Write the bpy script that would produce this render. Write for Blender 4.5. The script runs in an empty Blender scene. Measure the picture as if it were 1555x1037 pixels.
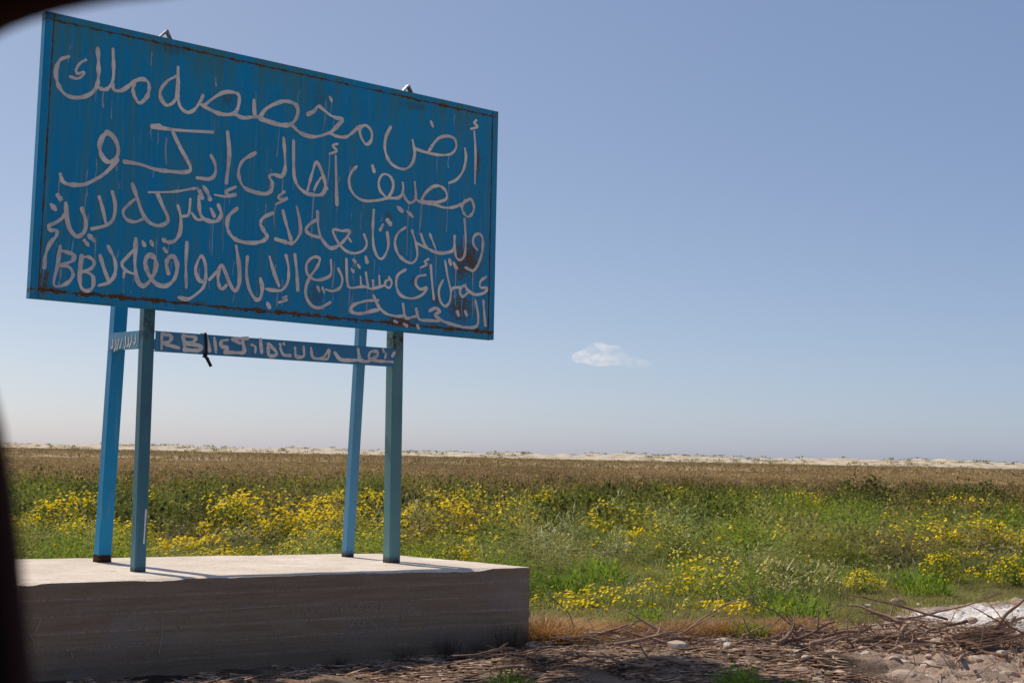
import bpy, bmesh, math, random
import numpy as np
from mathutils import Vector, Matrix, Euler

C = bpy.context.scene.collection
rng = np.random.default_rng(7)
random.seed(7)

# ------------------------------------------------------------------ camera
EYE = 1.75
cam_d = bpy.data.cameras.new('camera')
cam = bpy.data.objects.new('camera', cam_d)
C.objects.link(cam)
cam_d.sensor_width = 36.0
cam_d.lens = 36.0 * 2160.0 / 1555.0
cam_d.clip_start = 0.05
cam_d.clip_end = 20000
ROLL, TILT = math.radians(1.2145), math.radians(4.5518)
cam.matrix_world = (Matrix.Translation((0, 0, EYE)) @ Matrix.Rotation(math.pi / 2 + TILT, 4, 'X') @ Matrix.Rotation(ROLL, 4, 'Z'))
cam_d.dof.use_dof = True
cam_d.dof.focus_distance = 14.0
cam_d.dof.aperture_fstop = 7.1
bpy.context.scene.camera = cam

# ------------------------------------------------------------------ sky and sun
SUN_EL = math.radians(51.2)
SUN_AZ = (-0.735, 0.678)                       # horizontal direction towards the sun
w = bpy.data.worlds.new('World')
bpy.context.scene.world = w
w.use_nodes = True
nt = w.node_tree
nt.nodes.clear()
sky = nt.nodes.new('ShaderNodeTexSky')
sky.sky_type = 'NISHITA'
sky.sun_disc = False
sky.sun_elevation = SUN_EL
sky.sun_rotation = math.atan2(SUN_AZ[0], SUN_AZ[1])
sky.altitude = 0
sky.air_density = 0.5
sky.dust_density = 1.0
sky.ozone_density = 1.0
bg = nt.nodes.new('ShaderNodeBackground')
bg.inputs['Strength'].default_value = 0.10
wo = nt.nodes.new('ShaderNodeOutputWorld')
wb = nt.nodes.new('ShaderNodeMix'); wb.data_type = 'RGBA'; wb.blend_type = 'MULTIPLY'   # the camera's white balance
wb.inputs[0].default_value = 1.0
wb.inputs[7].default_value = (0.96, 0.86, 0.65, 1)
nt.links.new(sky.outputs[0], wb.inputs[6])
veil = nt.nodes.new('ShaderNodeMix'); veil.data_type = 'RGBA'; veil.blend_type = 'ADD'     # even pale veil of the dry air
veil.inputs[0].default_value = 1.0
veil.inputs[7].default_value = (0.80, 1.32, 2.85, 1)
nt.links.new(wb.outputs[2], veil.inputs[6])
nt.links.new(veil.outputs[2], bg.inputs['Color'])
nt.links.new(bg.outputs[0], wo.inputs['Surface'])

sun_d = bpy.data.lights.new('sun', 'SUN')
sun_d.energy = 4.2
sun_d.angle = math.radians(0.53)
sun_d.color = (1.0, 0.935, 0.83)
sun = bpy.data.objects.new('sun', sun_d)
C.objects.link(sun)
sv = Vector((SUN_AZ[0] * math.cos(SUN_EL), SUN_AZ[1] * math.cos(SUN_EL), math.sin(SUN_EL)))
sun.rotation_euler = sv.to_track_quat('Z', 'Y').to_euler()
sun.location = (-8, 12, 20)

vs = bpy.context.scene.view_settings
vs.view_transform = 'Standard'
vs.look = 'None'
vs.gamma = 1.0
vs.exposure = 0.0
vs.use_curve_mapping = False
bpy.context.scene.cycles.volume_bounces = 4

# ------------------------------------------------------------------ helpers
def tag(o, label=None, cat=None, group=None, kind=None):
    if label: o['label'] = label
    if cat: o['category'] = cat
    if group: o['group'] = group
    if kind: o['kind'] = kind
    return o

def empty(name, loc=(0, 0, 0), rz=0.0):
    o = bpy.data.objects.new(name, None)
    C.objects.link(o)
    o.location = loc
    o.rotation_euler = (0, 0, rz)
    return o

def from_bm(name, bm, m, parent=None, smooth=False):
    me = bpy.data.meshes.new(name)
    bm.normal_update()
    bm.to_mesh(me)
    bm.free()
    if smooth:
        me.polygons.foreach_set('use_smooth', [True] * len(me.polygons))
    if m: me.materials.append(m)
    o = bpy.data.objects.new(name, me)
    C.objects.link(o)
    if parent: o.parent = parent
    return o

def np_mesh(name, V, T, col=None, m=None, parent=None, smooth=False, link=True):
    """one mesh object from arrays: V (n,3), T (m,3 or 4), col (n,3) albedo"""
    V = np.asarray(V, np.float32); T = np.asarray(T, np.int32)
    k = T.shape[1]
    me = bpy.data.meshes.new(name)
    me.vertices.add(len(V)); me.vertices.foreach_set('co', V.ravel())
    me.loops.add(T.size); me.loops.foreach_set('vertex_index', T.ravel())
    me.polygons.add(len(T)); me.polygons.foreach_set('loop_start', np.arange(0, T.size, k, dtype=np.int32))
    if smooth: me.polygons.foreach_set('use_smooth', np.ones(len(T), bool))
    if col is not None:
        a = me.attributes.new('col', 'FLOAT_COLOR', 'POINT')
        c4 = np.ones((len(V), 4), np.float32); c4[:, :3] = col
        a.data.foreach_set('color', c4.ravel())
    me.update(calc_edges=True)
    if m: me.materials.append(m)
    if not link: return me
    o = bpy.data.objects.new(name, me)
    C.objects.link(o)
    if parent: o.parent = parent
    return o

def hash2(ix, iy, s):
    h = (ix.astype(np.int64) * 374761393 + iy.astype(np.int64) * 668265263 + s * 2147483647) & 0xffffffff
    h = ((h ^ (h >> 13)) * 1274126177) & 0xffffffff
    return ((h ^ (h >> 16)) & 0xffff) / 65535.0

def vnoise(x, y, s=0):
    x = np.asarray(x, float); y = np.asarray(y, float)
    ix, iy = np.floor(x), np.floor(y)
    fx, fy = x - ix, y - iy
    fx, fy = fx * fx * (3 - 2 * fx), fy * fy * (3 - 2 * fy)
    a, b = hash2(ix, iy, s), hash2(ix + 1, iy, s)
    c, d = hash2(ix, iy + 1, s), hash2(ix + 1, iy + 1, s)
    return (a * (1 - fx) + b * fx) * (1 - fy) + (c * (1 - fx) + d * fx) * fy

def fbm(x, y, s=0, o=4):
    t, a, n = 0, 1, 0
    for i in range(o):
        t = t + a * vnoise(np.asarray(x) * 2 ** i + 17.3 * i, np.asarray(y) * 2 ** i - 9.1 * i, s + i); n += a; a *= .5
    return t / n

# ------------------------------------------------------------------ materials
def mat(name, col, rough=0.7, spec=0.3):
    m = bpy.data.materials.new(name); m.use_nodes = True
    p = m.node_tree.nodes['Principled BSDF']
    p.inputs['Base Color'].default_value = (*col, 1)
    p.inputs['Roughness'].default_value = rough
    p.inputs['Specular IOR Level'].default_value = spec
    return m, m.node_tree, p

def N(nt, t, **kw):
    n = nt.nodes.new(t)
    for k, v in kw.items():
        if k in ('operation', 'blend_type', 'data_type', 'attribute_name', 'attribute_type', 'noise_dimensions', 'feature', 'interpolation_type'): setattr(n, k, v)
        else: n.inputs[k].default_value = v
    return n

def coords(nt, scale=(1, 1, 1), obj=True):
    tc = N(nt, 'ShaderNodeTexCoord')
    mp = N(nt, 'ShaderNodeMapping', Scale=scale)
    nt.links.new(tc.outputs['Object'], mp.inputs['Vector'])
    return mp.outputs[0]

def noise(nt, vec, scale, detail=4, rough=0.6):
    n = N(nt, 'ShaderNodeTexNoise', Scale=scale, Detail=detail, Roughness=rough)
    nt.links.new(vec, n.inputs['Vector'])
    return n.outputs['Fac']

def ramp(nt, fac, stops):
    r = nt.nodes.new('ShaderNodeValToRGB')
    e = r.color_ramp.elements
    while len(e) < len(stops): e.new(0.5)
    for i, (p, c) in enumerate(stops):
        e[i].position = p
        e[i].color = (*c, 1) if len(c) == 3 else c
    nt.links.new(fac, r.inputs[0])
    return r.outputs[0]

def step(nt, fac, a, b):
    return ramp(nt, fac, [(a, (0, 0, 0)), (b, (1, 1, 1))])

def mixc(nt, fac, a, b, mode='MIX'):
    m = nt.nodes.new('ShaderNodeMix'); m.data_type = 'RGBA'; m.blend_type = mode
    for s, v in ((0, fac), (6, a), (7, b)):
        if isinstance(v, (int, float)): m.inputs[s].default_value = v
        elif isinstance(v, tuple): m.inputs[s].default_value = (*v, 1)
        else: nt.links.new(v, m.inputs[s])
    return m.outputs[2]

def math_(nt, op, a, b=None, clamp=False):
    m = nt.nodes.new('ShaderNodeMath'); m.operation = op; m.use_clamp = clamp
    for i, v in enumerate((a, b)):
        if v is None: continue
        if isinstance(v, (int, float)): m.inputs[i].default_value = v
        else: nt.links.new(v, m.inputs[i])
    return m.outputs[0]

def bump(nt, p, h, strength=0.4, dist=0.01):
    b = N(nt, 'ShaderNodeBump', Strength=strength, Distance=dist)
    nt.links.new(h, b.inputs['Height'])
    nt.links.new(b.outputs[0], p.inputs['Normal'])

def mapr(nt, v, a, b, c=0.0, d=1.0, smooth=True):
    m = nt.nodes.new('ShaderNodeMapRange'); m.interpolation_type = 'SMOOTHSTEP' if smooth else 'LINEAR'
    nt.links.new(v, m.inputs[0])
    for i, x in enumerate((a, b, c, d)): m.inputs[i + 1].default_value = x
    return m.outputs[0]

RUST = (0.085, 0.032, 0.014)
def blue_paint(name, base, rust_amt=0.55, base_rust=0.0, top_rust=0.0, streak=True, faded=(0.16, 0.30, 0.32)):
    """weathered paint on steel; base_rust > 0: height (local z) under which rust gathers"""
    m, nt, p = mat(name, base, 0.5, 0.35)
    v = coords(nt)
    big = noise(nt, v, 2.5, 5)
    sv_ = coords(nt, (14, 14, 0.9)) if streak else v
    st = noise(nt, sv_, 1.6, 4)
    c = mixc(nt, mapr(nt, big, .42, .72, 0, .5), base, tuple(x * .72 for x in base))
    c = mixc(nt, mapr(nt, st, .52, .78, 0, .55), c, faded)
    fine = noise(nt, v, 38, 4, .7)
    mask = math_(nt, 'MULTIPLY', mapr(nt, big, rust_amt, rust_amt + .12), mapr(nt, fine, .45, .6))
    if base_rust:
        tc = nt.nodes.new('ShaderNodeTexCoord'); sp = nt.nodes.new('ShaderNodeSeparateXYZ')
        nt.links.new(tc.outputs['Object'], sp.inputs[0])
        zz = math_(nt, 'ADD', sp.outputs[2], math_(nt, 'MULTIPLY', fine, -.12))
        mask = math_(nt, 'MAXIMUM', mask, mapr(nt, zz, base_rust - .05, base_rust + .03, 1, 0))
    if top_rust:
        tc = nt.nodes.new('ShaderNodeTexCoord'); sp = nt.nodes.new('ShaderNodeSeparateXYZ')
        nt.links.new(tc.outputs['Object'], sp.inputs[0])
        t_ = mapr(nt, math_(nt, 'ABSOLUTE', math_(nt, 'SUBTRACT', sp.outputs[2], 2.0)), .05, .24, top_rust, 0)
        mask = math_(nt, 'MAXIMUM', mask, mapr(nt, math_(nt, 'ADD', t_, math_(nt, 'MULTIPLY', math_(nt, 'ADD', noise(nt, v, 12, 4), fine), .6)), .85, 1.15))
    rc = mixc(nt, mapr(nt, noise(nt, v, 25, 3), .4, .65), RUST, (0.03, 0.014, 0.008))
    c = mixc(nt, mask, c, rc)
    nt.links.new(c, p.inputs['Base Color'])
    nt.links.new(mapr(nt, mask, 0, 1, .42, .9), p.inputs['Roughness'])
    bump(nt, p, fine, .25, .004)
    return m

STROKES=[
(1,41,[-818,4827,-882,4789,-911,4710,-905,4631,-871,4558,-810,4512,-729,4510,-650,4542,-592,4599,-569,4677,-571,4799,-584,4939]),
(1,31,[-677,4827,-722,4791,-753,4732,-736,4706,-690,4723,-698,4695,-737,4664,-797,4668]),
(1,35,[-458,4956,-447,4822,-446,4713,-477,4639,-517,4612,-563,4622]),
(1,40,[-451,4671,-432,4625,-373,4630,-312,4679,-258,4730,-196,4755,-148,4736,-139,4671,-161,4605,-215,4553,-256,4593,-276,4654,-268,4706]),
(1,38,[89,4829,12,4773,-40,4688,-32,4620,20,4573,84,4618,109,4713,105,4909]),
(1,39,[111,4693,119,4632,145,4573,201,4544,259,4571,308,4642,338,4711]),
(1,42,[326,4631,384,4608,476,4582,567,4583,643,4619,670,4710,660,4773,598,4784,514,4763,426,4698,353,4629]),
(1,39,[628,4603,706,4579,783,4596,845,4612]),
(1,43,[809,4748,817,4648,830,4606]),
(1,45,[846,4606,925,4590,1069,4575,1166,4594,1220,4655,1237,4739,1199,4784,1110,4791,1015,4753,921,4687,874,4614]),
(1,40,[1190,4584,1282,4529,1414,4522,1558,4581,1637,4639]),
(1,40,[1333,4710,1398,4750,1437,4801,1488,4780,1557,4742,1625,4724,1690,4724,1641,4659,1571,4583]),
(1,39,[1558,4579,1631,4560,1723,4566,1795,4618,1858,4680,1932,4705,1992,4660,1992,4577,1943,4532,1893,4579,1868,4649,1904,4698]),
(1,48,[1554,4899,1569,4875]),
(1,40,[2197,4733,2148,4634,2141,4517,2188,4416,2267,4369,2364,4363,2440,4427,2466,4531,2439,4645]),
(1,38,[2465,4570,2585,4554,2725,4549,2866,4576,2930,4650,2913,4725,2841,4745,2740,4716,2672,4646,2616,4558]),
(1,50,[2639,4848,2657,4814]),
(1,36,[3033,4652,3046,4564,3018,4440,2945,4344,2858,4298]),
(1,32,[3138,4837,3159,4615,3159,4335]),
(1,32,[3158,4948,3133,4923,3172,4888,3096,4855]),
(2,42,[-30,4391,-101,4376]),
(2,38,[-98,4377,126,4381,439,4413]),
(2,39,[84,4356,147,4247,249,4087,212,4040,84,4027,-60,4026,-189,4049,-325,4052]),
(2,47,[-468,4275,-511,4228,-532,4157,-521,4092,-477,4037,-423,4038,-386,4084,-379,4153,-415,4232,-474,4274]),
(2,41,[-379,4059,-473,3941,-565,3868,-651,3821,-750,3807,-814,3821,-839,3877]),
(2,37,[431,4211,471,4139,474,4062,424,4010,312,4005]),
(2,46,[573,4432,596,4243,579,3998]),
(2,29,[668,3975,582,3925,610,3896,671,3911]),
(2,27,[671,3904,580,3881,482,3882]),
(2,39,[1106,4463,1123,4319,1129,4188,1095,4125,1022,4130,979,4106,1012,4056,1005,3990,950,3951,840,3954,745,3982,696,4057,693,4142,736,4220,842,4293]),
(2,38,[1203,4455,1211,4258,1225,4128,1275,4047,1367,4004,1491,4012,1534,4080,1510,4181,1439,4298,1394,4180,1358,4040]),
(2,32,[1486,4163,1449,4106,1423,4048]),
(2,30,[1510,4181,1532,4125,1556,4071]),
(2,44,[1629,4377,1641,4169,1657,3943]),
(2,34,[1643,4492,1594,4469,1636,4427,1565,4389]),
(2,37,[1846,4314,1798,4260,1773,4184,1790,4105,1852,4040,1946,4014,2077,4035,2190,4069,2305,4089,2349,4156,2343,4230]),
(2,37,[2190,4069,2235,4150,2239,4224,2193,4281,2126,4280,2086,4212,2102,4132,2171,4072]),
(2,52,[2015,4342,2034,4294]),
(2,53,[2300,3999,2348,3968]),
(2,53,[2406,3968,2458,3935]),
(2,37,[2341,4155,2373,4097,2413,4059,2458,4065,2491,4116,2475,4256]),
(2,38,[2483,4123,2520,4083,2619,4073,2699,4078,2800,4058,2922,4075,3043,4139,3115,4174,3152,4113,3140,4046,3089,4002,3036,4034,3014,4096,3053,4156]),
(2,38,[2544,4085,2600,4172,2674,4237,2758,4256,2826,4214,2830,4142,2719,4094]),
(2,57,[2560,4082,2639,4084,2719,4084]),
(3,37,[3202,3698,3154,3755,3167,3828,3229,3852,3266,3801,3261,3684,3226,3577,3166,3494,3072,3514]),
(3,37,[3048,3978,3066,3800,3062,3646,3018,3582,2965,3602,2941,3702,2940,3803]),
(3,38,[2943,3710,2914,3656,2813,3626,2723,3625,2652,3646,2572,3671,2513,3690]),
(3,35,[2658,3789,2700,3710,2737,3633]),
(3,35,[2559,3778,2591,3707,2636,3649]),
(3,39,[2387,3821,2312,3764,2276,3673,2312,3569,2391,3511,2470,3499,2521,3557,2514,3657,2460,3801]),
(3,49,[2141,3817,2116,3769]),
(3,49,[2187,3869,2227,3827]),
(3,51,[2886,3569,2901,3528]),
(3,51,[2938,3540,2968,3494]),
(3,38,[2042,3942,2037,3770,2049,3624,2084,3535,2133,3502,2179,3548,2208,3641,2191,3754]),
(3,36,[1947,3707,1978,3629,1943,3561,1851,3526,1758,3542,1674,3616,1625,3712,1716,3714,1798,3718,1737,3623,1663,3567,1595,3549]),
(3,30,[1772,3675,1814,3628]),
(3,52,[1973,3502,1987,3458]),
(3,36,[1463,3859,1476,3720,1513,3621,1599,3548,1666,3563]),
(3,36,[1466,3790,1393,3740,1354,3684,1397,3645,1488,3630]),
(3,40,[1257,3870,1289,3757,1298,3656,1252,3570,1197,3547,1140,3555,1060,3569]),
(3,36,[1122,3825,1158,3713,1211,3581]),
(3,30,[1131,3993,1077,3947,1094,3920,1161,3940,1051,3871]),
(3,41,[1027,3792,942,3746,913,3685,955,3618,980,3580,934,3536,826,3510,702,3518,631,3567,602,3635,617,3721,691,3794]),
(3,43,[515,3801,544,3727,513,3667,453,3653,385,3670,349,3725,336,3849]),
(3,31,[201,3665,251,3692,261,3819]),
(3,31,[280,3702,326,3656,393,3664]),
(3,46,[339,3898,368,3839]),
(3,40,[374,3938,410,3894,438,3834]),
(3,35,[449,3758,482,3698]),
(3,40,[153,3750,182,3656,180,3531,140,3458,80,3435,36,3453]),
(3,30,[-105,3829,37,3848,152,3871,264,3905,319,3918]),
(3,37,[-34,3836,20,3733,70,3640,55,3592,-15,3564,-95,3586,-154,3657,-202,3773,-246,3877]),
(3,34,[-222,3755,-282,3696,-315,3637,-277,3581,-207,3573,-145,3603]),
(3,36,[-411,3794,-382,3683,-395,3574,-454,3514,-567,3474]),
(3,34,[-518,3740,-484,3644,-455,3538]),
(3,39,[-655,3630,-617,3522,-630,3440,-685,3401,-744,3454,-771,3543,-785,3654]),
(3,37,[-782,3581,-801,3542,-854,3494,-911,3459,-897,3428,-851,3429,-847,3390,-896,3319,-926,3225,-931,3127]),
(3,44,[-854,3711,-826,3681]),
(3,44,[-897,3627,-867,3595]),
(3,45,[-621,3373,-592,3341]),
(3,45,[-585,3419,-548,3383]),
(4,36,[3318,3448,3252,3399,3254,3339,3333,3343,3297,3292,3193,3266,3109,3298,3063,3340,3017,3288,3045,3236,3130,3291]),
(4,36,[3036,3320,2945,3309,2909,3275]),
(4,35,[2836,3555,2871,3407,2909,3275,2900,3174,2849,3127,2791,3178,2776,3281,2817,3368]),
(4,38,[2677,3498,2696,3341,2721,3181]),
(4,30,[2651,3554,2607,3524,2633,3502,2563,3462]),
(4,37,[2620,3401,2536,3376,2515,3308,2569,3263,2638,3282,2587,3211,2470,3168,2353,3191,2304,3273,2318,3372,2400,3430]),
(4,35,[2223,3344,2254,3293,2227,3246,2182,3270,2196,3309,2243,3325]),
(4,35,[2182,3265,2104,3239,2029,3221,1954,3234,1825,3211,1787,3259,1770,3466]),
(4,31,[2119,3346,2131,3254]),
(4,31,[2054,3299,2060,3235]),
(4,31,[1977,3365,2004,3233]),
(4,31,[1923,3320,1931,3232]),
(4,37,[1828,3378,1848,3358]),
(4,37,[1892,3423,1911,3402]),
(4,37,[1842,3467,1865,3446]),
(4,36,[1691,3370,1734,3286,1715,3205,1644,3166,1572,3173]),
(4,36,[1612,3439,1619,3321,1559,3271,1460,3250,1380,3299,1373,3386,1437,3448,1500,3442,1476,3366,1410,3272,1373,3181,1379,3091,1436,3019,1519,3008,1620,3063]),
(4,30,[1489,3191,1507,3156]),
(4,30,[1537,3188,1557,3146]),
(4,37,[1253,3454,1278,3304,1294,3142]),
(4,37,[1168,3438,1197,3325,1193,3209,1140,3132,1061,3122,989,3127]),
(4,37,[1010,3408,1055,3283,1110,3165]),
(4,26,[1185,3081,1149,3061,1194,3050,1112,3020]),
(4,47,[1005,3003,1025,2973]),
(4,40,[800,3387,797,3244,826,3119,887,3032,933,3043,950,3130,931,3211]),
(4,41,[692,3468,726,3294,732,3153,696,3086,645,3145,566,3293,535,3192,554,3106,585,3095,614,3126]),
(4,35,[459,3159,509,3217,551,3277]),
(4,37,[425,3140,370,3146,334,3215,342,3285,379,3351,416,3292,425,3181,409,3096,352,3033,274,2981,193,2988]),
(4,34,[246,3455,244,3275,255,3076]),
(4,45,[94,3178,74,3258,96,3312,139,3319,167,3253,160,3170,126,3109,70,3073,-2,3080,-61,3133,-100,3207,-107,3274,-69,3315,-22,3276,-21,3194,-60,3106,-121,3056,-169,3099,-196,3218,-197,3340,-198,3434]),
(4,32,[-204,3350,-264,3279,-306,3221,-273,3170,-205,3147]),
(4,26,[-283,3156,-287,3112]),
(4,40,[-137,3416,-122,3388]),
(4,40,[-68,3427,-53,3398]),
(4,42,[48,3379,70,3356]),
(4,37,[-426,3349,-366,3242,-359,3135,-406,3061,-486,3028]),
(4,34,[-490,3269,-452,3166,-411,3074]),
(4,37,[-813,3309,-828,3157,-848,2998,-753,3017,-701,3090,-733,3150,-802,3157]),
(4,37,[-802,3157,-711,3205,-700,3248,-751,3266,-811,3276]),
(4,37,[-638,3254,-648,3108,-633,3004,-585,2975,-539,3010,-540,3092,-592,3124,-641,3122]),
(4,34,[-641,3122,-560,3156,-535,3209,-577,3245,-641,3241]),
(5,36,[3289,3214,3302,3104,3320,2977]),
(5,38,[3199,3206,3232,3064,3216,2966,3099,2944,2935,2962,2833,2984,2761,3020]),
(5,40,[2674,3068,2739,3099,2794,3073,2735,3035,2796,2989,2673,2980,2564,2985,2528,3077]),
(5,37,[2534,3011,2447,2985,2408,2998,2383,3112]),
(5,39,[2413,3005,2321,2992,2206,3008,2128,3062,2068,3159]),
(5,46,[2117,3123,1977,3103,1849,3052,1847,2995,1944,2988,2054,3020,2148,3044]),
(5,47,[2988,3088,3005,3055]),
(5,47,[3082,3095,3099,3062]),
(5,40,[2294,2947,2323,2936]),
(5,44,[2400,2926,2432,2911]),
(5,44,[2545,2926,2561,2897]),
(6,35,[103,2696,105,2561]),
(6,37,[104,2685,182,2676,176,2630,116,2609]),
(6,35,[135,2603,257,2579]),
(6,35,[290,2684,314,2573]),
(6,38,[290,2684,405,2674,378,2636,312,2625]),
(6,46,[321,2622,455,2605,428,2568,305,2568]),
(6,35,[500,2692,536,2569]),
(6,35,[574,2685,594,2564]),
(6,38,[695,2675,641,2660,643,2617,694,2606,676,2565]),
(6,41,[680,2569,778,2571,853,2583,837,2673]),
(6,35,[888,2702,793,2692,738,2685,814,2653]),
(6,33,[924,2648,959,2631,961,2586]),
(6,36,[1005,2702,1022,2586]),
(6,42,[1080,2663,1143,2619,1165,2576,1096,2564,1081,2630]),
(6,36,[1199,2637,1233,2580,1301,2576]),
(6,30,[1194,2670,1203,2660]),
(6,30,[1229,2680,1238,2669]),
(6,39,[1344,2646,1358,2572,1431,2580,1428,2661]),
(6,40,[1502,2656,1526,2573,1622,2575,1684,2648,1676,2572,1618,2565]),
(6,43,[1746,2629,1806,2572,1927,2571,1998,2587,1986,2676]),
(6,44,[1998,2581,2083,2568,2182,2620,2192,2664,2120,2659,2104,2606,2172,2581,2355,2580]),
(6,37,[2250,2693,2260,2668]),
(6,37,[2284,2650,2276,2614]),
(6,44,[2375,2667,2353,2634]),
(7,29,[-228,2614,-230,2580]),
(7,29,[-194,2623,-157,2588]),
(7,29,[-141,2630,-130,2593]),
(7,23,[-110,2636,-85,2603,-66,2615]),
]
SCRAWL = [[2186,477,2202,451,2215,439],[2278,469,2306,475,2315,449,2287,448],[2354,476,2371,450,2357,415,2320,406,2332,420],[2420,456,2437,437,2461,443],[2519,448,2551,461,2568,445,2584,463,2601,444],[2651,460,2640,424,2655,453],[2691,495,2676,452],[2753,426,2794,454,2822,486,2811,442,2836,445],[2887,461,2875,436,2896,431,2930,448,2943,433],[3028,489,3022,411],[2709,340,2736,295,2763,352],[2798,329,2838,286,2857,326,2880,288],[2930,326,2961,291,2978,283],[3145,342,3169,296],[3223,383,3238,330],[3196,257,3219,241],[1096,453,1093,363,1084,261,1075,174],[163,491,147,436,124,388],[75,391,95,365,122,315],[399,225,407,187]]

# ------------------------------------------------------------------ terrain
def ss(a, b, x):
    t = np.clip((np.asarray(x, float) - a) / (b - a), 0, 1)
    return t * t * (3 - 2 * t)

EDGE_X = np.array([-60, -30, -4.6, -4.0, -1.4, .1, .25, 1.6, 3.2, 4.0, 4.7, 6.6, 9, 20, 60])
EDGE_Y = np.array([-16, 2.5, 10.8, 12.9, 14.5, 13.2, 14.0, 14.0, 14.3, 15.2, 17.0, 18.3, 20.5, 29, 60])
def edge(x):                       # where the verge of plants begins
    x = np.asarray(x, float)
    return np.interp(x, EDGE_X, EDGE_Y) + .45 * (fbm(x * 1.6, x * 0 + 3, 5, 3) - .5)

def ground_z(x, y):
    x = np.asarray(x, float); y = np.asarray(y, float)
    r = np.hypot(x, y)
    z = .05 * (fbm(x * .9, y * .9, 11, 3) - .5) * ss(3, 8, r)
    z = z + .5 * (fbm(x * .05, y * .05, 21, 3) - .5) * ss(18, 60, r)
    bare = 1 - ss(-.3, .5, y - edge(x))
    z = z + bare * (1 + 1.5 * ss(2.4, 3.4, x)) * (.09 * (fbm(x * 3, y * 4, 31, 4) - .5) + .045 * np.abs(fbm(x * 9, y * 11, 35, 3) - .5) + .02 * (fbm(x * 20, y * 20, 37, 2) - .5))
    z = z + .13 * np.exp(-((x - 4.6) / 1.6) ** 2 - ((y - 14.3) / .9) ** 2)
    z = z + .10 * np.exp(-((x - 1.7) / 1.5) ** 2 - ((y - 12.4) / .8) ** 2)
    z = z - .035 * np.exp(-((x + 1.0) / 1.4) ** 2 - ((y - 10.9) / .8) ** 2)
    # level round the slab's foot
    s = (x + 1.67) * .571 - (y - 11.78) * -.821
    z = z * np.clip(ss(.0, 1.6, np.hypot((x + 2.2) / 1.5, (y - 12.6) / 1.0)), 0, 1)
    return z

def sinh_axis(c, n, a, far):
    T = np.arcsinh(far / a)
    t = np.linspace(-T, T, n)
    return c + a * np.sinh(t)

def axis(lo, hi, st, far, n):      # even and fine between lo and hi, growing outwards
    g = st * 1.02 * (np.exp(np.linspace(0, math.log(1 + (far) / (st * 1.0) * .06), n)) - 1) / .06
    return np.concatenate([lo - g[:0:-1], np.arange(lo, hi, st), hi + g])
gx = axis(-1.2, 7.4, .036, 6000, 150)
gy = axis(10.0, 17.8, .036, 6000, 150)
GX, GY = np.meshgrid(gx, gy)
GZ = ground_z(GX, GY)
nx_, ny_ = len(gx), len(gy)
V = np.stack([GX.ravel(), GY.ravel(), GZ.ravel()], 1)
idx = np.arange(nx_ * ny_).reshape(ny_, nx_)
Q = np.stack([idx[:-1, :-1].ravel(), idx[:-1, 1:].ravel(), idx[1:, 1:].ravel(), idx[1:, :-1].ravel()], 1)

def ground_col(x, y):
    n1 = fbm(x * .7, y * .7, 41, 4); n2 = fbm(x * 3.1, y * 3.1, 42, 4); n3 = fbm(x * 9, y * 9, 44, 3)
    n4 = fbm(x * .035, y * .12, 43, 4)
    soil = np.array([.20, .135, .09]) + np.array([.31, .235, .185]) * ss(2.6, 3.6, x)[..., None]; dark = np.array([.055, .036, .026]); white = np.array([.93, .86, .79])  # left side: brown mulch, its colour darkened further to deepen the sign's shadow
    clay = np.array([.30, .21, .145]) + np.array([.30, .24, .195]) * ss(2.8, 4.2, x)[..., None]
    e = y - edge(x)
    c = soil + (clay - soil) * ss(.4, .65, n1)[..., None]
    litter = ss(.46, .62, n2)
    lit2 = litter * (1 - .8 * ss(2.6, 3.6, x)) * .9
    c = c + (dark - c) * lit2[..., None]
    wm = ss(.15, .55, 1.45 - np.hypot((x - 6.7) / 2.2, (y - 15.6) / 2.05) + .5 * (n2 - .5)) * ss(-.1, -.35, e)
    c = c + (white - c) * wm[..., None]
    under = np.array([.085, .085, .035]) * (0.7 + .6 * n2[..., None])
    # dry orange strip then short olive turf
    turf = np.array([.17, .16, .065]); orange = np.array([.33, .17, .07])
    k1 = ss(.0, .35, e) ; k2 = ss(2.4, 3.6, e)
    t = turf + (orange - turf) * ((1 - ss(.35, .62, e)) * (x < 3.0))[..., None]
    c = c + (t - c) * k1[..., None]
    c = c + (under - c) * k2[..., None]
    brown = np.array([.23, .16, .085]) * (0.72 + .56 * n4[..., None])
    r = np.hypot(x, y)
    c = c + (brown - c) * ss(38, 70, r)[..., None]
    sand = np.array([.52, .42, .30])
    sp = ss(.60, .68, fbm(x * .03, y * .012, 47, 4)) * ss(120, 260, r)
    c = c + (sand - c) * (sp * .7)[..., None]
    c = c + (np.array([.56, .47, .36]) - c) * ss(560, 640, r)[..., None]
    return np.clip(c, 0, 1)

gm, gnt, gp = mat('soil', (.4, .3, .2), .95, .1)
ga = gnt.nodes.new('ShaderNodeAttribute'); ga.attribute_name = 'col'
gv = coords(gnt)
g1 = noise(gnt, gv, 14, 6, .7); g2 = noise(gnt, gv, 60, 4, .7)
gc = mixc(gnt, 1.0, ga.outputs['Color'], ramp(gnt, g1, [(.3, (.62, .60, .58)), (.7, (1.25, 1.25, 1.25))]), 'MULTIPLY')
gc = mixc(gnt, 1.0, gc, ramp(gnt, g2, [(.35, (.82, .8, .78)), (.65, (1.12, 1.12, 1.12))]), 'MULTIPLY')
gnt.links.new(gc, gp.inputs['Base Color'])
bump(gnt, gp, math_(gnt, 'ADD', g1, math_(gnt, 'MULTIPLY', g2, .35)), .9, .05)
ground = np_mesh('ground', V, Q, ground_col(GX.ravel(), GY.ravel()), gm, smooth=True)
tag(ground, 'flat sandy ground running from the roadside to the horizon', kind='structure')

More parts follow.
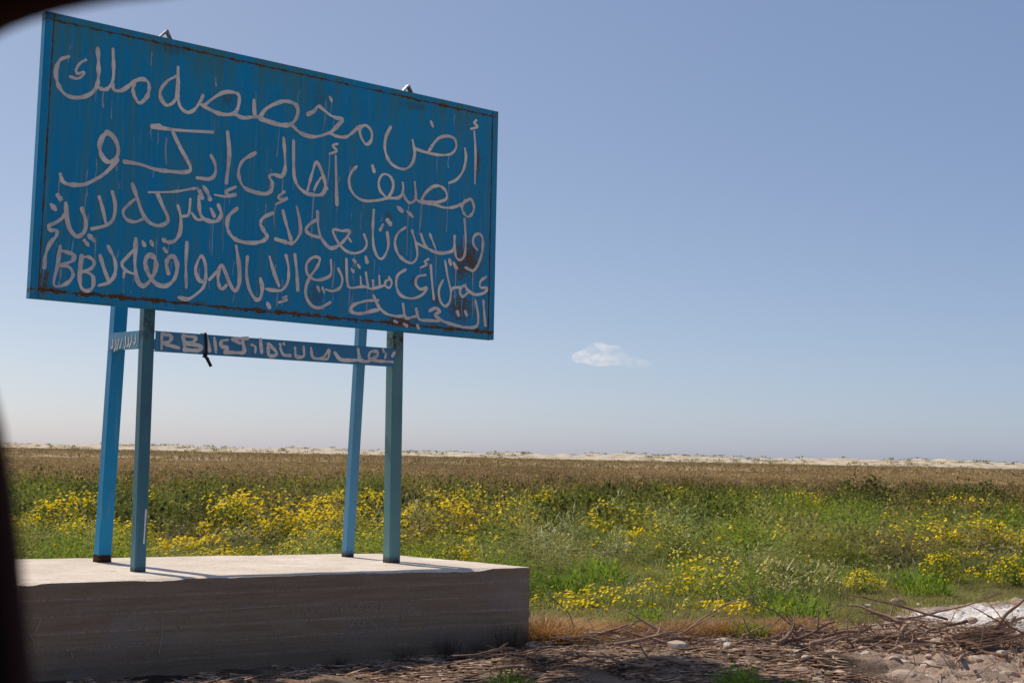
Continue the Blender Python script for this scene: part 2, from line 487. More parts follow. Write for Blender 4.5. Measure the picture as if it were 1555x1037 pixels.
# dunes along the horizon
dx = np.arange(-700, 701, 2.0); dy = np.array([0, 4, 9, 15, 22, 30, 40, 55, 75, 100, 130])
DX, DR = np.meshgrid(dx, dy)
prof = np.interp(DR, [0, 9, 22, 40, 75, 130], [-.3, .9, 2.0, 2.6, 2.2, -.3])
lump = .38 + 1.0 * fbm(DX * .035, DR * .04, 61, 4) + .6 * (fbm(DX * .16, DR * .1, 64, 3) - .5)
DY = 610 + DR + 18 * (fbm(DX * .01, DX * 0, 63, 3) - .5) + .03 * DX
DZ = np.maximum(prof * lump * 1.12, -.3) * (1.0 + .0009 * np.clip(DX, -330, 330))
V = np.stack([DX.ravel(), DY.ravel(), DZ.ravel()], 1)
idx = np.arange(V.shape[0]).reshape(DX.shape)
Q = np.stack([idx[:-1, :-1].ravel(), idx[:-1, 1:].ravel(), idx[1:, 1:].ravel(), idx[1:, :-1].ravel()], 1)
dm, dnt, dp = mat('dune_sand', (.62, .51, .385), .95, .1)
dn = noise(dnt, coords(dnt, (.1, .05, 1)), 1.4, 5, .7)
dnt.links.new(ramp(dnt, dn, [(.38, (.34, .26, .16)), (.5, (.50, .41, .29)), (.62, (.60, .51, .40))]), dp.inputs['Base Color'])
dunes = tag(np_mesh('dunes', V, Q, None, dm, smooth=True), 'low pale sand dunes dotted with scrub along the horizon', kind='structure')

# ------------------------------------------------------------------ plants: small prototype meshes baked into one mesh per kind
def leaf_mat(name, trans=.42, rough=.75):
    m, nt, p = mat(name, (.1, .2, .05), rough, .10)
    a = nt.nodes.new('ShaderNodeAttribute'); a.attribute_name = 'col'
    nt.links.new(a.outputs['Color'], p.inputs['Base Color'])
    t = nt.nodes.new('ShaderNodeBsdfTranslucent')
    nt.links.new(mixc(nt, 1.0, a.outputs['Color'], (1.15, 1.1, .75), 'MULTIPLY'), t.inputs['Color'])
    mx = nt.nodes.new('ShaderNodeMixShader'); mx.inputs[0].default_value = trans
    out = nt.nodes['Material Output']
    nt.links.new(p.outputs[0], mx.inputs[1]); nt.links.new(t.outputs[0], mx.inputs[2])
    nt.links.new(mx.outputs[0], out.inputs['Surface'])
    return m
M_LEAF = leaf_mat('leaf')
M_PETAL = leaf_mat('petal', .3, .6)
M_DRY = leaf_mat('dry_leaf', .2, .8)

def rot_to(v):                      # frames whose x axis is v
    v = v / np.linalg.norm(v, axis=1, keepdims=True)
    a = np.where(np.abs(v[:, 2:3]) < .9, np.array([[0, 0, 1.]]), np.array([[1., 0, 0]]))
    b = np.cross(a, v); b /= np.linalg.norm(b, axis=1, keepdims=True)
    return v, b, np.cross(v, b)

def leaves(n, rx, h, L, W, r, up=.4, shell=.55, z0=.05):
    """n folded leaf quads in a dome of radius rx and height h"""
    d = r.normal(size=(n, 3)); d[:, 2] = np.abs(d[:, 2]); d /= np.linalg.norm(d, axis=1, keepdims=True)
    rad = shell + (1 - shell) * r.random(n) ** .5
    rad = np.where(r.random(n) < .25, r.random(n), rad) * (1 + .18 * np.sin(5 * np.arctan2(d[:, 1], d[:, 0]) + r.random() * 6))
    P = d * rad[:, None] * np.array([rx, rx, h]); P[:, 2] += z0 * h
    v = d * .8 + r.normal(size=(n, 3)) * .7; v[:, 2] += up
    a, b, c = rot_to(v)
    ll = L * (.6 + .8 * r.random(n))[:, None]; ww = W * (.6 + .8 * r.random(n))[:, None]
    p0 = P; p1 = P + a * ll * .5 + b * ww * .5 + c * ww * .18; p2 = P + a * ll; p3 = P + a * ll * .5 - b * ww * .5 + c * ww * .18
    V = np.stack([p0, p1, p2, p3], 1).reshape(-1, 3)
    i = np.arange(n)[:, None] * 4
    T = np.concatenate([i + [0, 1, 2], i + [0, 2, 3]])
    g = (.68 + .64 * r.random(n))
    return V, T, np.repeat(g, 4)

def blades(n, rx, h, W, r, lean=.5, seg=2):
    a0 = r.random(n) * 6.283; rr = rx * np.sqrt(r.random(n))
    P = np.stack([rr * np.cos(a0), rr * np.sin(a0), np.zeros(n)], 1)
    a1 = a0 + r.normal(size=n) * .9
    ln = lean * (.3 + r.random(n)); hh = h * (.55 + .6 * r.random(n))
    out = np.stack([np.cos(a1), np.sin(a1), np.zeros(n)], 1); sd = np.stack([-np.sin(a1 + r.random(n)), np.cos(a1), np.zeros(n)], 1)
    Vs = []
    for t, wd in ((0, 1), (.55, .8), (1, 0)):
        c = P + out * (ln * hh * t * t)[:, None] + np.array([0, 0, 1]) * (hh * (t - .25 * ln * t * t))[:, None]
        if wd > 0: Vs += [c - sd * W * wd / 2, c + sd * W * wd / 2]
        else: Vs += [c]
    V = np.stack(Vs, 1).reshape(-1, 3)
    i = np.arange(n)[:, None] * 5
    T = np.concatenate([i + [0, 1, 3], i + [0, 3, 2], i + [2, 3, 4]])
    return V, T, np.repeat(.72 + .56 * r.random(n), 5)

def discs(n, rx, h, R, r, k=5, dome=True):
    """flower heads: k-sided shallow cups facing roughly up"""
    d = r.normal(size=(n, 3)); d[:, 2] = np.abs(d[:, 2]) + .5; d /= np.linalg.norm(d, axis=1, keepdims=True)
    P = d * np.array([rx, rx, h]) * (.94 + .14 * r.random(n))[:, None]
    nrm = d + r.normal(size=(n, 3)) * .35 + np.array([.0, -.25, .35])
    a, b, c = rot_to(nrm)
    Rr = R * (.75 + .5 * r.random(n))[:, None]
    Vs = [P - a * Rr * .25]
    for j in range(k):
        t = 6.2832 * j / k
        Vs.append(P + (b * math.cos(t) + c * math.sin(t)) * Rr)
    V = np.stack(Vs, 1).reshape(-1, 3)
    i = np.arange(n)[:, None] * (k + 1)
    T = np.concatenate([i + [0, 1 + j, 1 + (j + 1) % k] for j in range(k)])
    return V, T, np.repeat(.8 + .4 * r.random(n), k + 1)

def twigs(n, rx, h, W, r):
    """thin straight stems from the root outwards, three-sided needles"""
    d = r.normal(size=(n, 3)) * np.array([.7, .7, .3]); d[:, 2] = .5 + r.random(n)
    tip = d / np.linalg.norm(d, axis=1, keepdims=True) * np.array([rx, rx, h]) * (.6 + .5 * r.random(n))[:, None]
    b = r.normal(size=(n, 3)) * .03 * np.array([1, 1, 0])
    a, s, u = rot_to(tip - b)
    V = np.stack([b + s * W, b - s * W * .5 + u * W * .87, b - s * W * .5 - u * W * .87, tip], 1).reshape(-1, 3)
    i = np.arange(n)[:, None] * 4
    T = np.concatenate([i + [0, 1, 3], i + [1, 2, 3], i + [2, 0, 3]])
    return V, T, np.repeat(.7 + .6 * r.random(n), 4)

def paint(part, col):
    V, T, g = part
    return V, T, g[:, None] * np.array(col)[None]

def join(*ps):
    o = 0; Vs, Ts, Cs = [], [], []
    for V, T, c in ps:
        Vs.append(V); Ts.append(T + o); Cs.append(c); o += len(V)
    return np.concatenate(Vs), np.concatenate(Ts), np.concatenate(Cs)

def place(protos, pos, scale, tint, r, which=None, sink=.02, squash=None):
    """stamp the prototypes at pos (n,3); tint (n,3) multiplies their colours"""
    n = len(pos)
    if which is None: which = r.integers(0, len(protos), n)
    out = []
    for k, (V, T, c) in enumerate(protos):
        s = np.where(which == k)[0]
        if not len(s): continue
        a = r.random(len(s)) * 6.283; ca, sa = np.cos(a), np.sin(a)
        X = V[None, :, 0] * ca[:, None] - V[None, :, 1] * sa[:, None]
        Y = V[None, :, 0] * sa[:, None] + V[None, :, 1] * ca[:, None]
        Z = np.repeat(V[None, :, 2], len(s), 0) * (1 if squash is None else squash[s][:, None])
        P = np.stack([X, Y, Z], 2) * scale[s][:, None, None] + pos[s][:, None, :]
        P[..., 2] -= sink
        tt = T[None] + (np.arange(len(s)) * len(V))[:, None, None]
        cc = c[None] * tint[s][:, None, :]
        out.append((P.reshape(-1, 3), tt.reshape(-1, 3), cc.reshape(-1, 3)))
    return join(*out)

def wedge(n, y0, y1, m0, r, k=.40):
    """n points spread evenly over the ground the picture shows between two distances"""
    pts = []
    while sum(len(p) for p in pts) < n:
        y = y0 + (y1 - y0) * r.random(n * 2); x = (r.random(n * 2) * 2 - 1) * (k * y1 + m0)
        ok = np.abs(x) < k * y + m0
        pts.append(np.stack([x[ok], y[ok]], 1))
    return np.concatenate(pts)[:n]

def slab_free(x, y):
    # outside the concrete base (its sides as half planes)
    u = (x + 1.67) * .821 + (y - 11.78) * .571; v = -(x + 1.67) * .571 + (y - 11.78) * .821
    return ~((np.abs(u) < 2.45) & (v > -.12) & (v < 2.25 - .25 * ss(0, 2.3, u)))

def lift(p):
    return np.column_stack([p, ground_z(p[:, 0], p[:, 1])])

r = np.random.default_rng(3)
GREEN, OLIVE, GREY, TAN, YEL = (.185, .260, .028), (.235, .24, .05), (.20, .245, .085), (.46, .40, .18), (.90, .66, .002)
ORANGE = (.50, .25, .09)

# where yellow flowers mass: x, y, half widths
BLOOMS = [(-7.0,24.9,.7,2.2),(-5.5,29.6,.7,2),(-5.4,24.5,.7,3),(-5.7,21.6,.7,2.5),(-3.6,34.1,1.0,2.5),(-3.5,26.4,.9,3),(-1.2,28.7,1.5,3.5),(-1.9,36.4,1.4,2),
 (.9,39.8,.6,2),(-.6,21.7,.6,2.2),(-2.2,22.8,1.0,2.5),(2.6,29.8,1.2,1.2),(5.5,44.9,.9,2),(8.7,45.0,1.6,2),(2.1,18.3,.95,.8),(2.35,16.0,.55,.55),
 (.6,16.7,.42,.8),(6.7,21.8,.5,1.0),(7.4,21.3,.7,1.6),(4.8,19.9,.4,1.0),(5.4,17.6,.34,.6),(5.2,18.9,.2,.4),(14.2,45.4,.6,1.5),(15.3,43.4,1.0,1.8),
 (7.3,28.4,.9,1.2),(8.4,26.6,.9,1.6),(-8.6,25.4,.4,1.8),(3.3,16.6,.3,.4),(1.2,17.6,.45,.6),(-3.3,20.8,.9,1.8),(-8.1,26.9,.6,1.6),(10.5,30,1.2,2),(-11,24,1,2),(7.9,22.2,1.1,1.3),(5.9,17.9,.35,.5),(-4.6,23.5,.8,2)]
def bloom(x, y):
    b = np.zeros(len(x))
    for bx, by, sx, sy in BLOOMS:
        b = np.maximum(b, np.exp(-((x - bx) / sx) ** 2 - ((y - by) / sy) ** 2))
    return b

def height_field(x, y):
    """how tall the ground cover stands (m)"""
    e = y - edge(x)
    h = .05 + .54 * ss(1.9, 5.0, e) * ss(.34, .66, fbm(x * .75, y * .5, 71, 4))
    h = h + .20 * ss(7, 16, e) * fbm(x * .25, y * .2, 73, 3)
    return h

def tint_field(x, y, r):
    """albedo of the leaves by place: fresh green, olive, grey green, tan"""
    n1 = fbm(x * .45, y * .28, 81, 4); n2 = fbm(x * .9 + 40, y * .5, 83, 4); e = y - edge(x)
    t = np.tile(np.array(GREEN), (len(x), 1))
    def mx(t, c, k): return t + (np.array(c) - t) * np.clip(k, 0, 1)[:, None]
    t = mx(t, OLIVE, ss(.42, .58, n1) * .9)
    t = mx(t, GREY, ss(.52, .66, n2) * .6)
    t = mx(t, TAN, ss(.56, .66, fbm(x * 1.3, y * .8 + 9, 85, 4)) * .55)
    t = mx(t, (.25, .22, .085), (1 - ss(2.2, 3.8, e)) * .85)
    lim = 35 + 9 * np.clip(x / 10, -1, 1)
    t = mx(t, (.15, .165, .035), ss(lim - 11, lim, y) * .8)
    t = mx(t, (.25, .18, .09), ss(.54, .62, fbm(x * .3, y * .16, 87, 3)) * ss(20, 30, y) * .75)
    t = mx(t, (.22, .155, .10), np.exp(-((x - 7.0) / 1.3) ** 2 - ((y - 26.0) / 2.2) ** 2) * 1.1)
    t = mx(t, (.29, .215, .095), ss(lim + 14, lim + 26, y + 8 * (n1 - .5)))
    return t * (.80 + .42 * r.random((len(x), 1))) * (.55 + 1.05 * fbm(x * 1.6, y * .9, 89, 3))[:, None]

# --- near turf and herbs -------------------------------------------------
def field(name, label, cat, protos, pts, sc, tint, m, r, **k):
    ok = slab_free(pts[:, 0], pts[:, 1]); pts = pts[ok]; sc = sc[ok]; tint = tint[ok]
    if 'squash' in k and k['squash'] is not None: k['squash'] = k['squash'][ok]
    V, T, c = place(protos, lift(pts), sc, tint, r, **k)
    o = np_mesh(name, V, T, c, m)
    tag(o, label, cat, kind='stuff')
    return o

W1 = (1., 1., 1.)
# 1 short turf from the verge to about 24 m
P = wedge(15000, 12.6, 23, 2.0, r); e = P[:, 1] - edge(P[:, 0])
P = P[(e > .05) & (r.random(len(P)) < np.where(e < 2.2, 1, .45))]
pr = [paint(blades(13, .12, .085, .007, r, 1.2), W1) for _ in range(5)]
field('grass', 'short olive grass growing along the edge of the bare soil', 'grass', pr, P,
      .8 + .7 * r.random(len(P)) + .6 * ss(1.5, 4, P[:, 1] - edge(P[:, 0])), tint_field(P[:, 0], P[:, 1], r), M_LEAF, r)
# 2 leafy herbs, near
P = wedge(7600, 13.2, 24, 2.0, r); e = P[:, 1] - edge(P[:, 0]); dens = fbm(P[:, 0] * 1.1, P[:, 1] * .8, 75, 3)
P = P[(e > .9) & (r.random(len(P)) < ss(1.6, 3.6, e) * (.45 + dens))]
pr = [paint(leaves(70, .17, 1.0, .055, .022, r, .6, .5), W1) for _ in range(6)]
hh = height_field(P[:, 0], P[:, 1])
field('leafy_herbs', 'fresh green leafy herbs behind the turf strip', 'herbs', pr, P, np.ones(len(P)) * (.75 + .5 * r.random(len(P))),
      tint_field(P[:, 0], P[:, 1], r), M_LEAF, r, squash=hh)
# 3 leafy cover, middle distance
P = wedge(14500, 23, 52, 3.0, r)
pr = [paint(leaves(38, .30, 1.0, .105, .045, r, .4, .5), W1) for _ in range(6)]
hh = height_field(P[:, 0], P[:, 1]) * (.7 + .6 * r.random(len(P)))
field('tall_herbs', 'mixed green and olive herbs in the middle distance', 'herbs', pr, P, .8 + .5 * r.random(len(P)),
      tint_field(P[:, 0], P[:, 1], r), M_LEAF, r, squash=hh)
# 4 upright grass blades among the herbs
P = wedge(6500, 15.5, 46, 2.5, r); e = P[:, 1] - edge(P[:, 0])
P = P[(e > 2.4) & (r.random(len(P)) < .25 + ss(.4, .6, fbm(P[:, 0] * .6, P[:, 1] * .3, 77, 3)))]
pr = [paint(blades(10, .14, .33, .009, r, 1.1), W1) for _ in range(5)]
t = tint_field(P[:, 0], P[:, 1], r); t = t + (np.array((.34, .34, .20)) - t) * (.75 * r.random((len(P), 1)) ** 2)
field('long_grass', 'long pale grass blades standing among the herbs', 'grass', pr, P, .7 + .025 * (P[:, 1] - 15) + .4 * r.random(len(P)), t, M_LEAF, r)
# 5 fluffy seed heads
P = wedge(9000, 14.6, 30, 1.5, r)
k = np.exp(-((P[:, 0] - 1.7) / .9) ** 2 - ((P[:, 1] - 15.2) / 1.0) ** 2) + np.exp(-((P[:, 0] - 3.6) / .9) ** 2 - ((P[:, 1] - 19) / 3.5) ** 2) + ss(.55, .68, fbm(P[:, 0] * .8, P[:, 1] * .4, 79, 3)) * .5
P = P[(r.random(len(P)) < k * .6) & (P[:, 1] - edge(P[:, 0]) > 2.3)]
def heads(r):
    st = blades(7, .10, .34, .006, r, .8)
    V = st[0].reshape(-1, 5, 3); tip = V[:, 4]
    hd = leaves(7, .001, .001, .075, .026, r, -.1, 1)
    hv = hd[0].reshape(-1, 4, 3) + tip[:, None]
    return join(paint(st, (.16, .18, .08)), paint((hv.reshape(-1, 3), hd[1], hd[2]), (.50, .45, .20)))
pr = [heads(r) for _ in range(6)]
field('seeding_grass', 'pale tan grass with fluffy seed heads', 'grass', pr, P, .8 + .02 * (P[:, 1] - 14) + .4 * r.random(len(P)), np.ones((len(P), 3)) * (.75 + .5 * r.random((len(P), 1))), M_DRY, r)
# 6 yellow flowers
P = wedge(70000, 13.6, 48, 2.0, r); b = bloom(P[:, 0], P[:, 1])
cl = .18 + .82 * ss(.40, .66, fbm(P[:, 0] * 1.7, P[:, 1] * .9, 91, 3))
keep = r.random(len(P)) < (ss(.10, .8, b) * cl * (.26 + .12 * (P[:, 0] < -.5) + .35 * (P[:, 1] < 20)) + .012 * (fbm(P[:, 0] * .4, P[:, 1] * .3, 93) > .52))
P = P[keep & (P[:, 1] - edge(P[:, 0]) > 1.5)]
def flowerp(r, n, R):
    f = discs(n, .16, 1.0, R, r, 6)
    return paint(f, YEL)
near = P[:, 1] < 24
hh = np.maximum(height_field(P[:, 0], P[:, 1]), .12) * (1.02 + .3 * r.random(len(P)))
def fl(sel, pr, name, label):
    V, T, c = None, None, None
    ok = sel & slab_free(P[:, 0], P[:, 1]); q = lift(P[ok])
    # petals keep their own shape: stretch positions, not petals
    out = []
    w_ = r.integers(0, len(pr), len(q))
    for i, (Vp, Tp, cp, nh) in enumerate(pr):
        s = np.where(w_ == i)[0]
        if not len(s): continue
        cen = Vp.reshape(nh, -1, 3)[:, :1]; loc = Vp.reshape(nh, -1, 3) - cen
        H = hh[ok][s][:, None, None, None]
        sc = np.array([1, 1, 1.0])
        PP = cen[None] * np.concatenate([np.ones((len(s), 1, 1, 2)), np.ones((len(s), 1, 1, 1)) * H], 3) + loc[None]
        PP = PP + q[s][:, None, None, :]
        tt = Tp[None] + (np.arange(len(s)) * len(Vp))[:, None, None]
        out.append((PP.reshape(-1, 3), tt.reshape(-1, 3), np.tile(cp, (len(s), 1)) * np.repeat(.82 + .3 * r.random(len(s)), len(Vp))[:, None]))
    V, T, c = join(*out)
    tag(np_mesh(name, V, T, c, M_PETAL), label, 'flowers', kind='stuff')
def fp(n, R, k):
    f = paint(discs(n, .15, 1.0, R, r, k), YEL); return (*f, n)
fl(near, [fp(9, .019, 6) for _ in range(5)], 'wild_flowers', 'small yellow flower heads scattered over the near herbs')
fl(~near, [fp(9, .032, 5) for _ in range(5)], 'distant_wild_flowers', 'masses of yellow flowers in the middle distance')
# 7 dry orange growth by the slab corner and along the soil edge
P = np.column_stack([r.uniform(.2, 3.2, 4200), r.uniform(13.2, 15.1, 4200)]); e = P[:, 1] - edge(P[:, 0])
P = P[(np.abs(e - .22) < .42) & (r.random(len(P)) < 1.3 - P[:, 0] * .3)]
P = np.concatenate([P, np.column_stack([r.uniform(.26, .62, 220), r.uniform(13.15, 14.0, 220)])])
pr = [paint(blades(16, .12, .15, .006, r, 1.5), W1) for _ in range(5)]
field('dry_grass', 'dry orange brown grass along the edge of the bare soil', 'grass', pr, P, .8 + .6 * r.random(len(P)) + .5 * ((P[:, 0] < .62) & (P[:, 1] < 14)), (np.array(ORANGE) + (np.array((.48, .36, .20)) - np.array(ORANGE)) * r.random((len(P), 1)) ** 1.5) * (.55 + .7 * r.random((len(P), 1))), M_DRY, r)
# 8 scrub: a belt of olive bushes, then the brown plain
def scrub(leafn, L, rx, h, r, tw=5):
    return join(paint(leaves(leafn, rx, h, L, L * .5, r, .5, .5), W1), paint(twigs(tw, rx, h * 1.05, .008, r), (.8, .7, .6)))
P = wedge(17000, 26, 85, 4, r); lim = 35 + 10 * np.clip(P[:, 0] / 10, -1, 1)
k = ss(.36, .56, fbm(P[:, 0] * .2, P[:, 1] * .09, 95, 4)) * ss(lim - 8, lim + 1, P[:, 1]) * (1 - .9 * ss(lim + 16, lim + 36, P[:, 1]))
P = P[r.random(len(P)) < k]
t = np.array((.105, .118, .034)) + (np.array((.23, .17, .075)) - np.array((.105, .118, .034))) * ss(.38, .55, fbm(P[:, 0] * .2, P[:, 1] * .1, 97) + .012 * (P[:, 1] - 48))[:, None]
pr = [scrub(56, .13, .42, .52, r) for _ in range(6)]
field('olive_scrub', 'belt of low olive scrub beyond the flowers', 'scrub', pr, P, .55 + .8 * r.random(len(P)) ** 1.6, t * (.7 + .6 * r.random((len(P), 1))), M_LEAF, r)
P = wedge(13000, 46, 190, 6, r)
pr = [scrub(30, .15, .5, .22, r, 0) for _ in range(6)]
t = np.array((.385, .275, .142)) * (.62 + .76 * fbm(P[:, 0] * .06, P[:, 1] * .03, 99, 3))[:, None]
field('brown_scrub', 'low brown scrub covering the plain', 'scrub', pr, P, .5 + .6 * r.random(len(P)) + P[:, 1] * .002, t * (.75 + .5 * r.random((len(P), 1))), M_DRY, r)
P = wedge(9000, 190, 600, 10, r)
pr = [scrub(16, .4, 1.2, .22, r, 0) for _ in range(5)]
field('distant_scrub', 'far brown scrub in front of the dunes', 'scrub', pr, P, .6 + .8 * r.random(len(P)), np.array((.39, .285, .15)) * (.75 + .5 * r.random((len(P), 1))), M_DRY, r)
# dune bushes
n = 5200
ix = r.integers(0, len(dx), n); iy = r.integers(0, len(dy) - 1, n)
pp = np.stack([DX[iy, ix] + r.uniform(-1, 1, n), DY[iy, ix], DZ[iy, ix]], 1)
kk = fbm(pp[:, 0] * .05, pp[:, 1] * .05, 101, 3) > .44
pp = pp[kk]
pr = [scrub(16, .6, 1.4, .5, r, 0) for _ in range(5)]
Vv, Tt, cc = place(pr, pp, .5 + .9 * r.random(len(pp)) ** 2, np.array((.19, .195, .105)) * (.7 + .6 * r.random((len(pp), 1))), r)
tag(np_mesh('dune_scrub', Vv, Tt, cc, M_LEAF), 'grey green scrub dotted over the pale dunes', 'scrub', kind='stuff')

# ------------------------------------------------------------------ concrete base
SL = [Vector((-3.546, 10.471)), Vector((.208, 13.08)), Vector((-1.302, 14.499)), Vector((-4.86, 12.40))]
SH = .74
cm, cnt, cp = mat('concrete', (.4, .35, .3), .9, .2)
cv = coords(cnt)
sepc = cnt.nodes.new('ShaderNodeSeparateXYZ'); cnt.links.new(cv, sepc.inputs[0])
geo = cnt.nodes.new('ShaderNodeNewGeometry'); sepn = cnt.nodes.new('ShaderNodeSeparateXYZ'); cnt.links.new(geo.outputs['Normal'], sepn.inputs[0])
big = noise(cnt, cv, 1.8, 6, .65); fine = noise(cnt, cv, 45, 5, .7); strk = noise(cnt, coords(cnt, (.8, .8, 16)), 2.2, 5, .6)
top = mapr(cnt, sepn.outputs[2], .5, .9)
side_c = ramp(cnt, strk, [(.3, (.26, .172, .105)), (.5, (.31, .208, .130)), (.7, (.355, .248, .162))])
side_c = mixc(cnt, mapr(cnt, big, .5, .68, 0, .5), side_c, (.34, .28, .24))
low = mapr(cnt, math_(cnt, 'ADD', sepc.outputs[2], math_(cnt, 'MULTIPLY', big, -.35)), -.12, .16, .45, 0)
bl_ = math_(cnt, 'FRACT', math_(cnt, 'DIVIDE', math_(cnt, 'ADD', sepc.outputs[2], math_(cnt, 'MULTIPLY', big, .008)), .12333))
side_c = mixc(cnt, math_(cnt, 'MULTIPLY', mapr(cnt, math_(cnt, 'ABSOLUTE', math_(cnt, 'SUBTRACT', bl_, .5)), .44, .5), mapr(cnt, fine, .35, .6, 0, .75)), side_c, (.50, .39, .31))
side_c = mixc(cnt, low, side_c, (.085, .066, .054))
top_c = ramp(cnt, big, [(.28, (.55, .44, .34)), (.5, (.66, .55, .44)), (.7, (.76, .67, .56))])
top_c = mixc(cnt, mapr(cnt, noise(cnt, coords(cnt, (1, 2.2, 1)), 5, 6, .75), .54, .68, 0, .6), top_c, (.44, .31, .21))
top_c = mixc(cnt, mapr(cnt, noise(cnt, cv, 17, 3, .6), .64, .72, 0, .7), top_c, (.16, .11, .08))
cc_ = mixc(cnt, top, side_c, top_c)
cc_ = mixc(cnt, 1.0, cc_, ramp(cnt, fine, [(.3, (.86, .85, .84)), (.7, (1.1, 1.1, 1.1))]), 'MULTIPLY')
pit = mapr(cnt, noise(cnt, cv, 70, 2, .5), .70, .76)
cc_ = mixc(cnt, math_(cnt, 'MULTIPLY', pit, .6), cc_, (.08, .06, .05))
cnt.links.new(cc_, cp.inputs['Base Color'])
bump(cnt, cp, math_(cnt, 'ADD', fine, math_(cnt, 'MULTIPLY', strk, .8)), .55, .008)

def slab_pt(a, b):                 # a along the front, b to the back
    p = SL[0].lerp(SL[1], a); q = SL[3].lerp(SL[2], a)
    return p.lerp(q, b)
def build_slab():
    nu, nv = 90, 40
    rows_z = []
    boards = 6
    for k in range(boards):        # shutter boards leave a small ridge at each joint
        z0 = SH * (1 - k / boards)
        rows_z += [(z0 - .004, 0.0), (z0 - .02, .0), (z0 - SH / boards * .5, .002 * (k % 2)), (z0 - SH / boards + .010, .001), (z0 - SH / boards + .004, -.0015)]
    rows_z.append((-.18, 0))
    ring = []
    for i in range(nu): ring.append((i / nu, 0.0))
    for j in range(nv): ring.append((1.0, j / nv))
    for i in range(nu): ring.append((1 - i / nu, 1.0))
    for j in range(nv): ring.append((0.0, 1 - j / nv))
    bm = bmesh.new()
    cen = slab_pt(.5, .5)
    def wob(p, s=0): return float(fbm(p.x * 3 + 5, p.y * 3, 201 + s, 4)) - .5
    grid = {}
    for i in range(nu + 1):
        for j in range(nv + 1):
            p = slab_pt(i / nu, j / nv)
            ed = min(i, nu - i, (j), (nv - j))
            z = SH + .012 * wob(p) - (0.006 + .030 * max(0, wob(p, 3) * 3 - .1)) * (ed == 0)
            if ed == 0: p = p + (p - cen).normalized() * (.012 * wob(p, 7))
            z -= .018 * max(0, (i / nu - .55)) * (j / nv)
            grid[(i, j)] = bm.verts.new((p.x, p.y, z))
    for i in range(nu):
        for j in range(nv):
            bm.faces.new((grid[i, j], grid[i + 1, j], grid[i + 1, j + 1], grid[i, j + 1]))
    top_ring = [grid[i, 0] for i in range(nu)] + [grid[nu, j] for j in range(nv)] + [grid[nu - i, nv] for i in range(nu)] + [grid[0, nv - j] for j in range(nv)]
    prev = top_ring
    for z, ins in rows_z:
        cur = []
        for (a, b), tv in zip(ring, top_ring):
            p = slab_pt(a, b); o = (p - cen)
            fr_ = Vector((.571, -.821)) if b == 0 else (Vector((.685, .728)) if a == 1 else (Vector((-.571, .821)) if b == 1 else Vector((-.83, -.56))))
            p = p + fr_ * (-ins + .006 * wob(Vector((p.x, p.y + z * 9)), 9))
            cur.append(bm.verts.new((p.x, p.y, min(z, tv.co.z - .003))))
        for k in range(len(cur)):
            l = (k + 1) % len(cur)
            bm.faces.new((prev[k], cur[k], cur[l], prev[l]))
        prev = cur
    bmesh.ops.recalc_face_normals(bm, faces=bm.faces)
    return bm
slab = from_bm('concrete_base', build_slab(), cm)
tag(slab, 'long board marked concrete base carrying the blue sign', 'concrete base')
# faint chalk scratches on its front
SF_D, SF_N = Vector((.8211, .5707, 0)), Vector((.5707, -.8211, 0))

def smooth_path(p, n=6):
    """Catmull-Rom through 2-D points"""
    if len(p) < 3: return [p[0].lerp(p[1], t / n) for t in range(n + 1)]
    q = [p[0] * 2 - p[1]] + p + [p[-1] * 2 - p[-2]]
    out = []
    for i in range(1, len(q) - 2):
        a, b, c, d = q[i - 1:i + 3]
        for k in range(n):
            t = k / n
            out.append(.5 * ((2 * b) + (c - a) * t + (2 * a - 5 * b + 4 * c - d) * t * t + (3 * b - a - 3 * c + d) * t ** 3))
    out.append(p[-1])
    return out

def ribbon(bm, pts, wd, place_fn, off, wob=.16, seed=0):
    """brush stroke: a flat strip with rounded ends; place_fn(x, z, off) -> 3-D"""
    L = [0]
    for a, b in zip(pts, pts[1:]): L.append(L[-1] + (b - a).length)
    tot = L[-1] + 1e-6
    prev = None
    # extra points for round ends
    t0 = (pts[0] - pts[1]).normalized(); t1 = (pts[-1] - pts[-2]).normalized()
    seq = [(pts[0] + t0 * wd * .45, .25), (pts[0] + t0 * wd * .32, .72)] + [(p, 1) for p in pts] + [(pts[-1] + t1 * wd * .32, .72), (pts[-1] + t1 * wd * .45, .25)]
    for i, (p, k) in enumerate(seq):
        a = seq[max(i - 1, 0)][0]; b = seq[min(i + 1, len(seq) - 1)][0]
        t = (b - a); t = t.normalized() if t.length > 1e-9 else Vector((1, 0))
        nn = Vector((-t.y, t.x))
        h = wd * .5 * k * (1 + wob * (float(vnoise(i * .33 + seed * 7.7, seed * 3.1, 5)) - .5) * 2)
        o = off + .00022 * i / len(seq)
        v = (bm.verts.new(place_fn(*(p + nn * h), o)), bm.verts.new(place_fn(*(p - nn * h), o)))
        if prev: bm.faces.new((prev[0], prev[1], v[1], v[0]))
        prev = v

ck, cknt, ckp = mat('chalk', (.38, .31, .27), .95, .1)
bm = bmesh.new()
def on_front(x, z, off):
    p = Vector((SL[0].x, SL[0].y, 0)) + SF_D * x + SF_N * (.010 + off)
    return (p.x, p.y, z)
for i, q in enumerate(SCRAWL):
    pts = [Vector((q[k] / 1000, q[k + 1] / 1000)) for k in range(0, len(q), 2)]
    ribbon(bm, smooth_path(pts), .0065, on_front, .0002 * i, .4, i)
tag(from_bm('chalk_scratches', bm, ck, slab), kind='stuff')
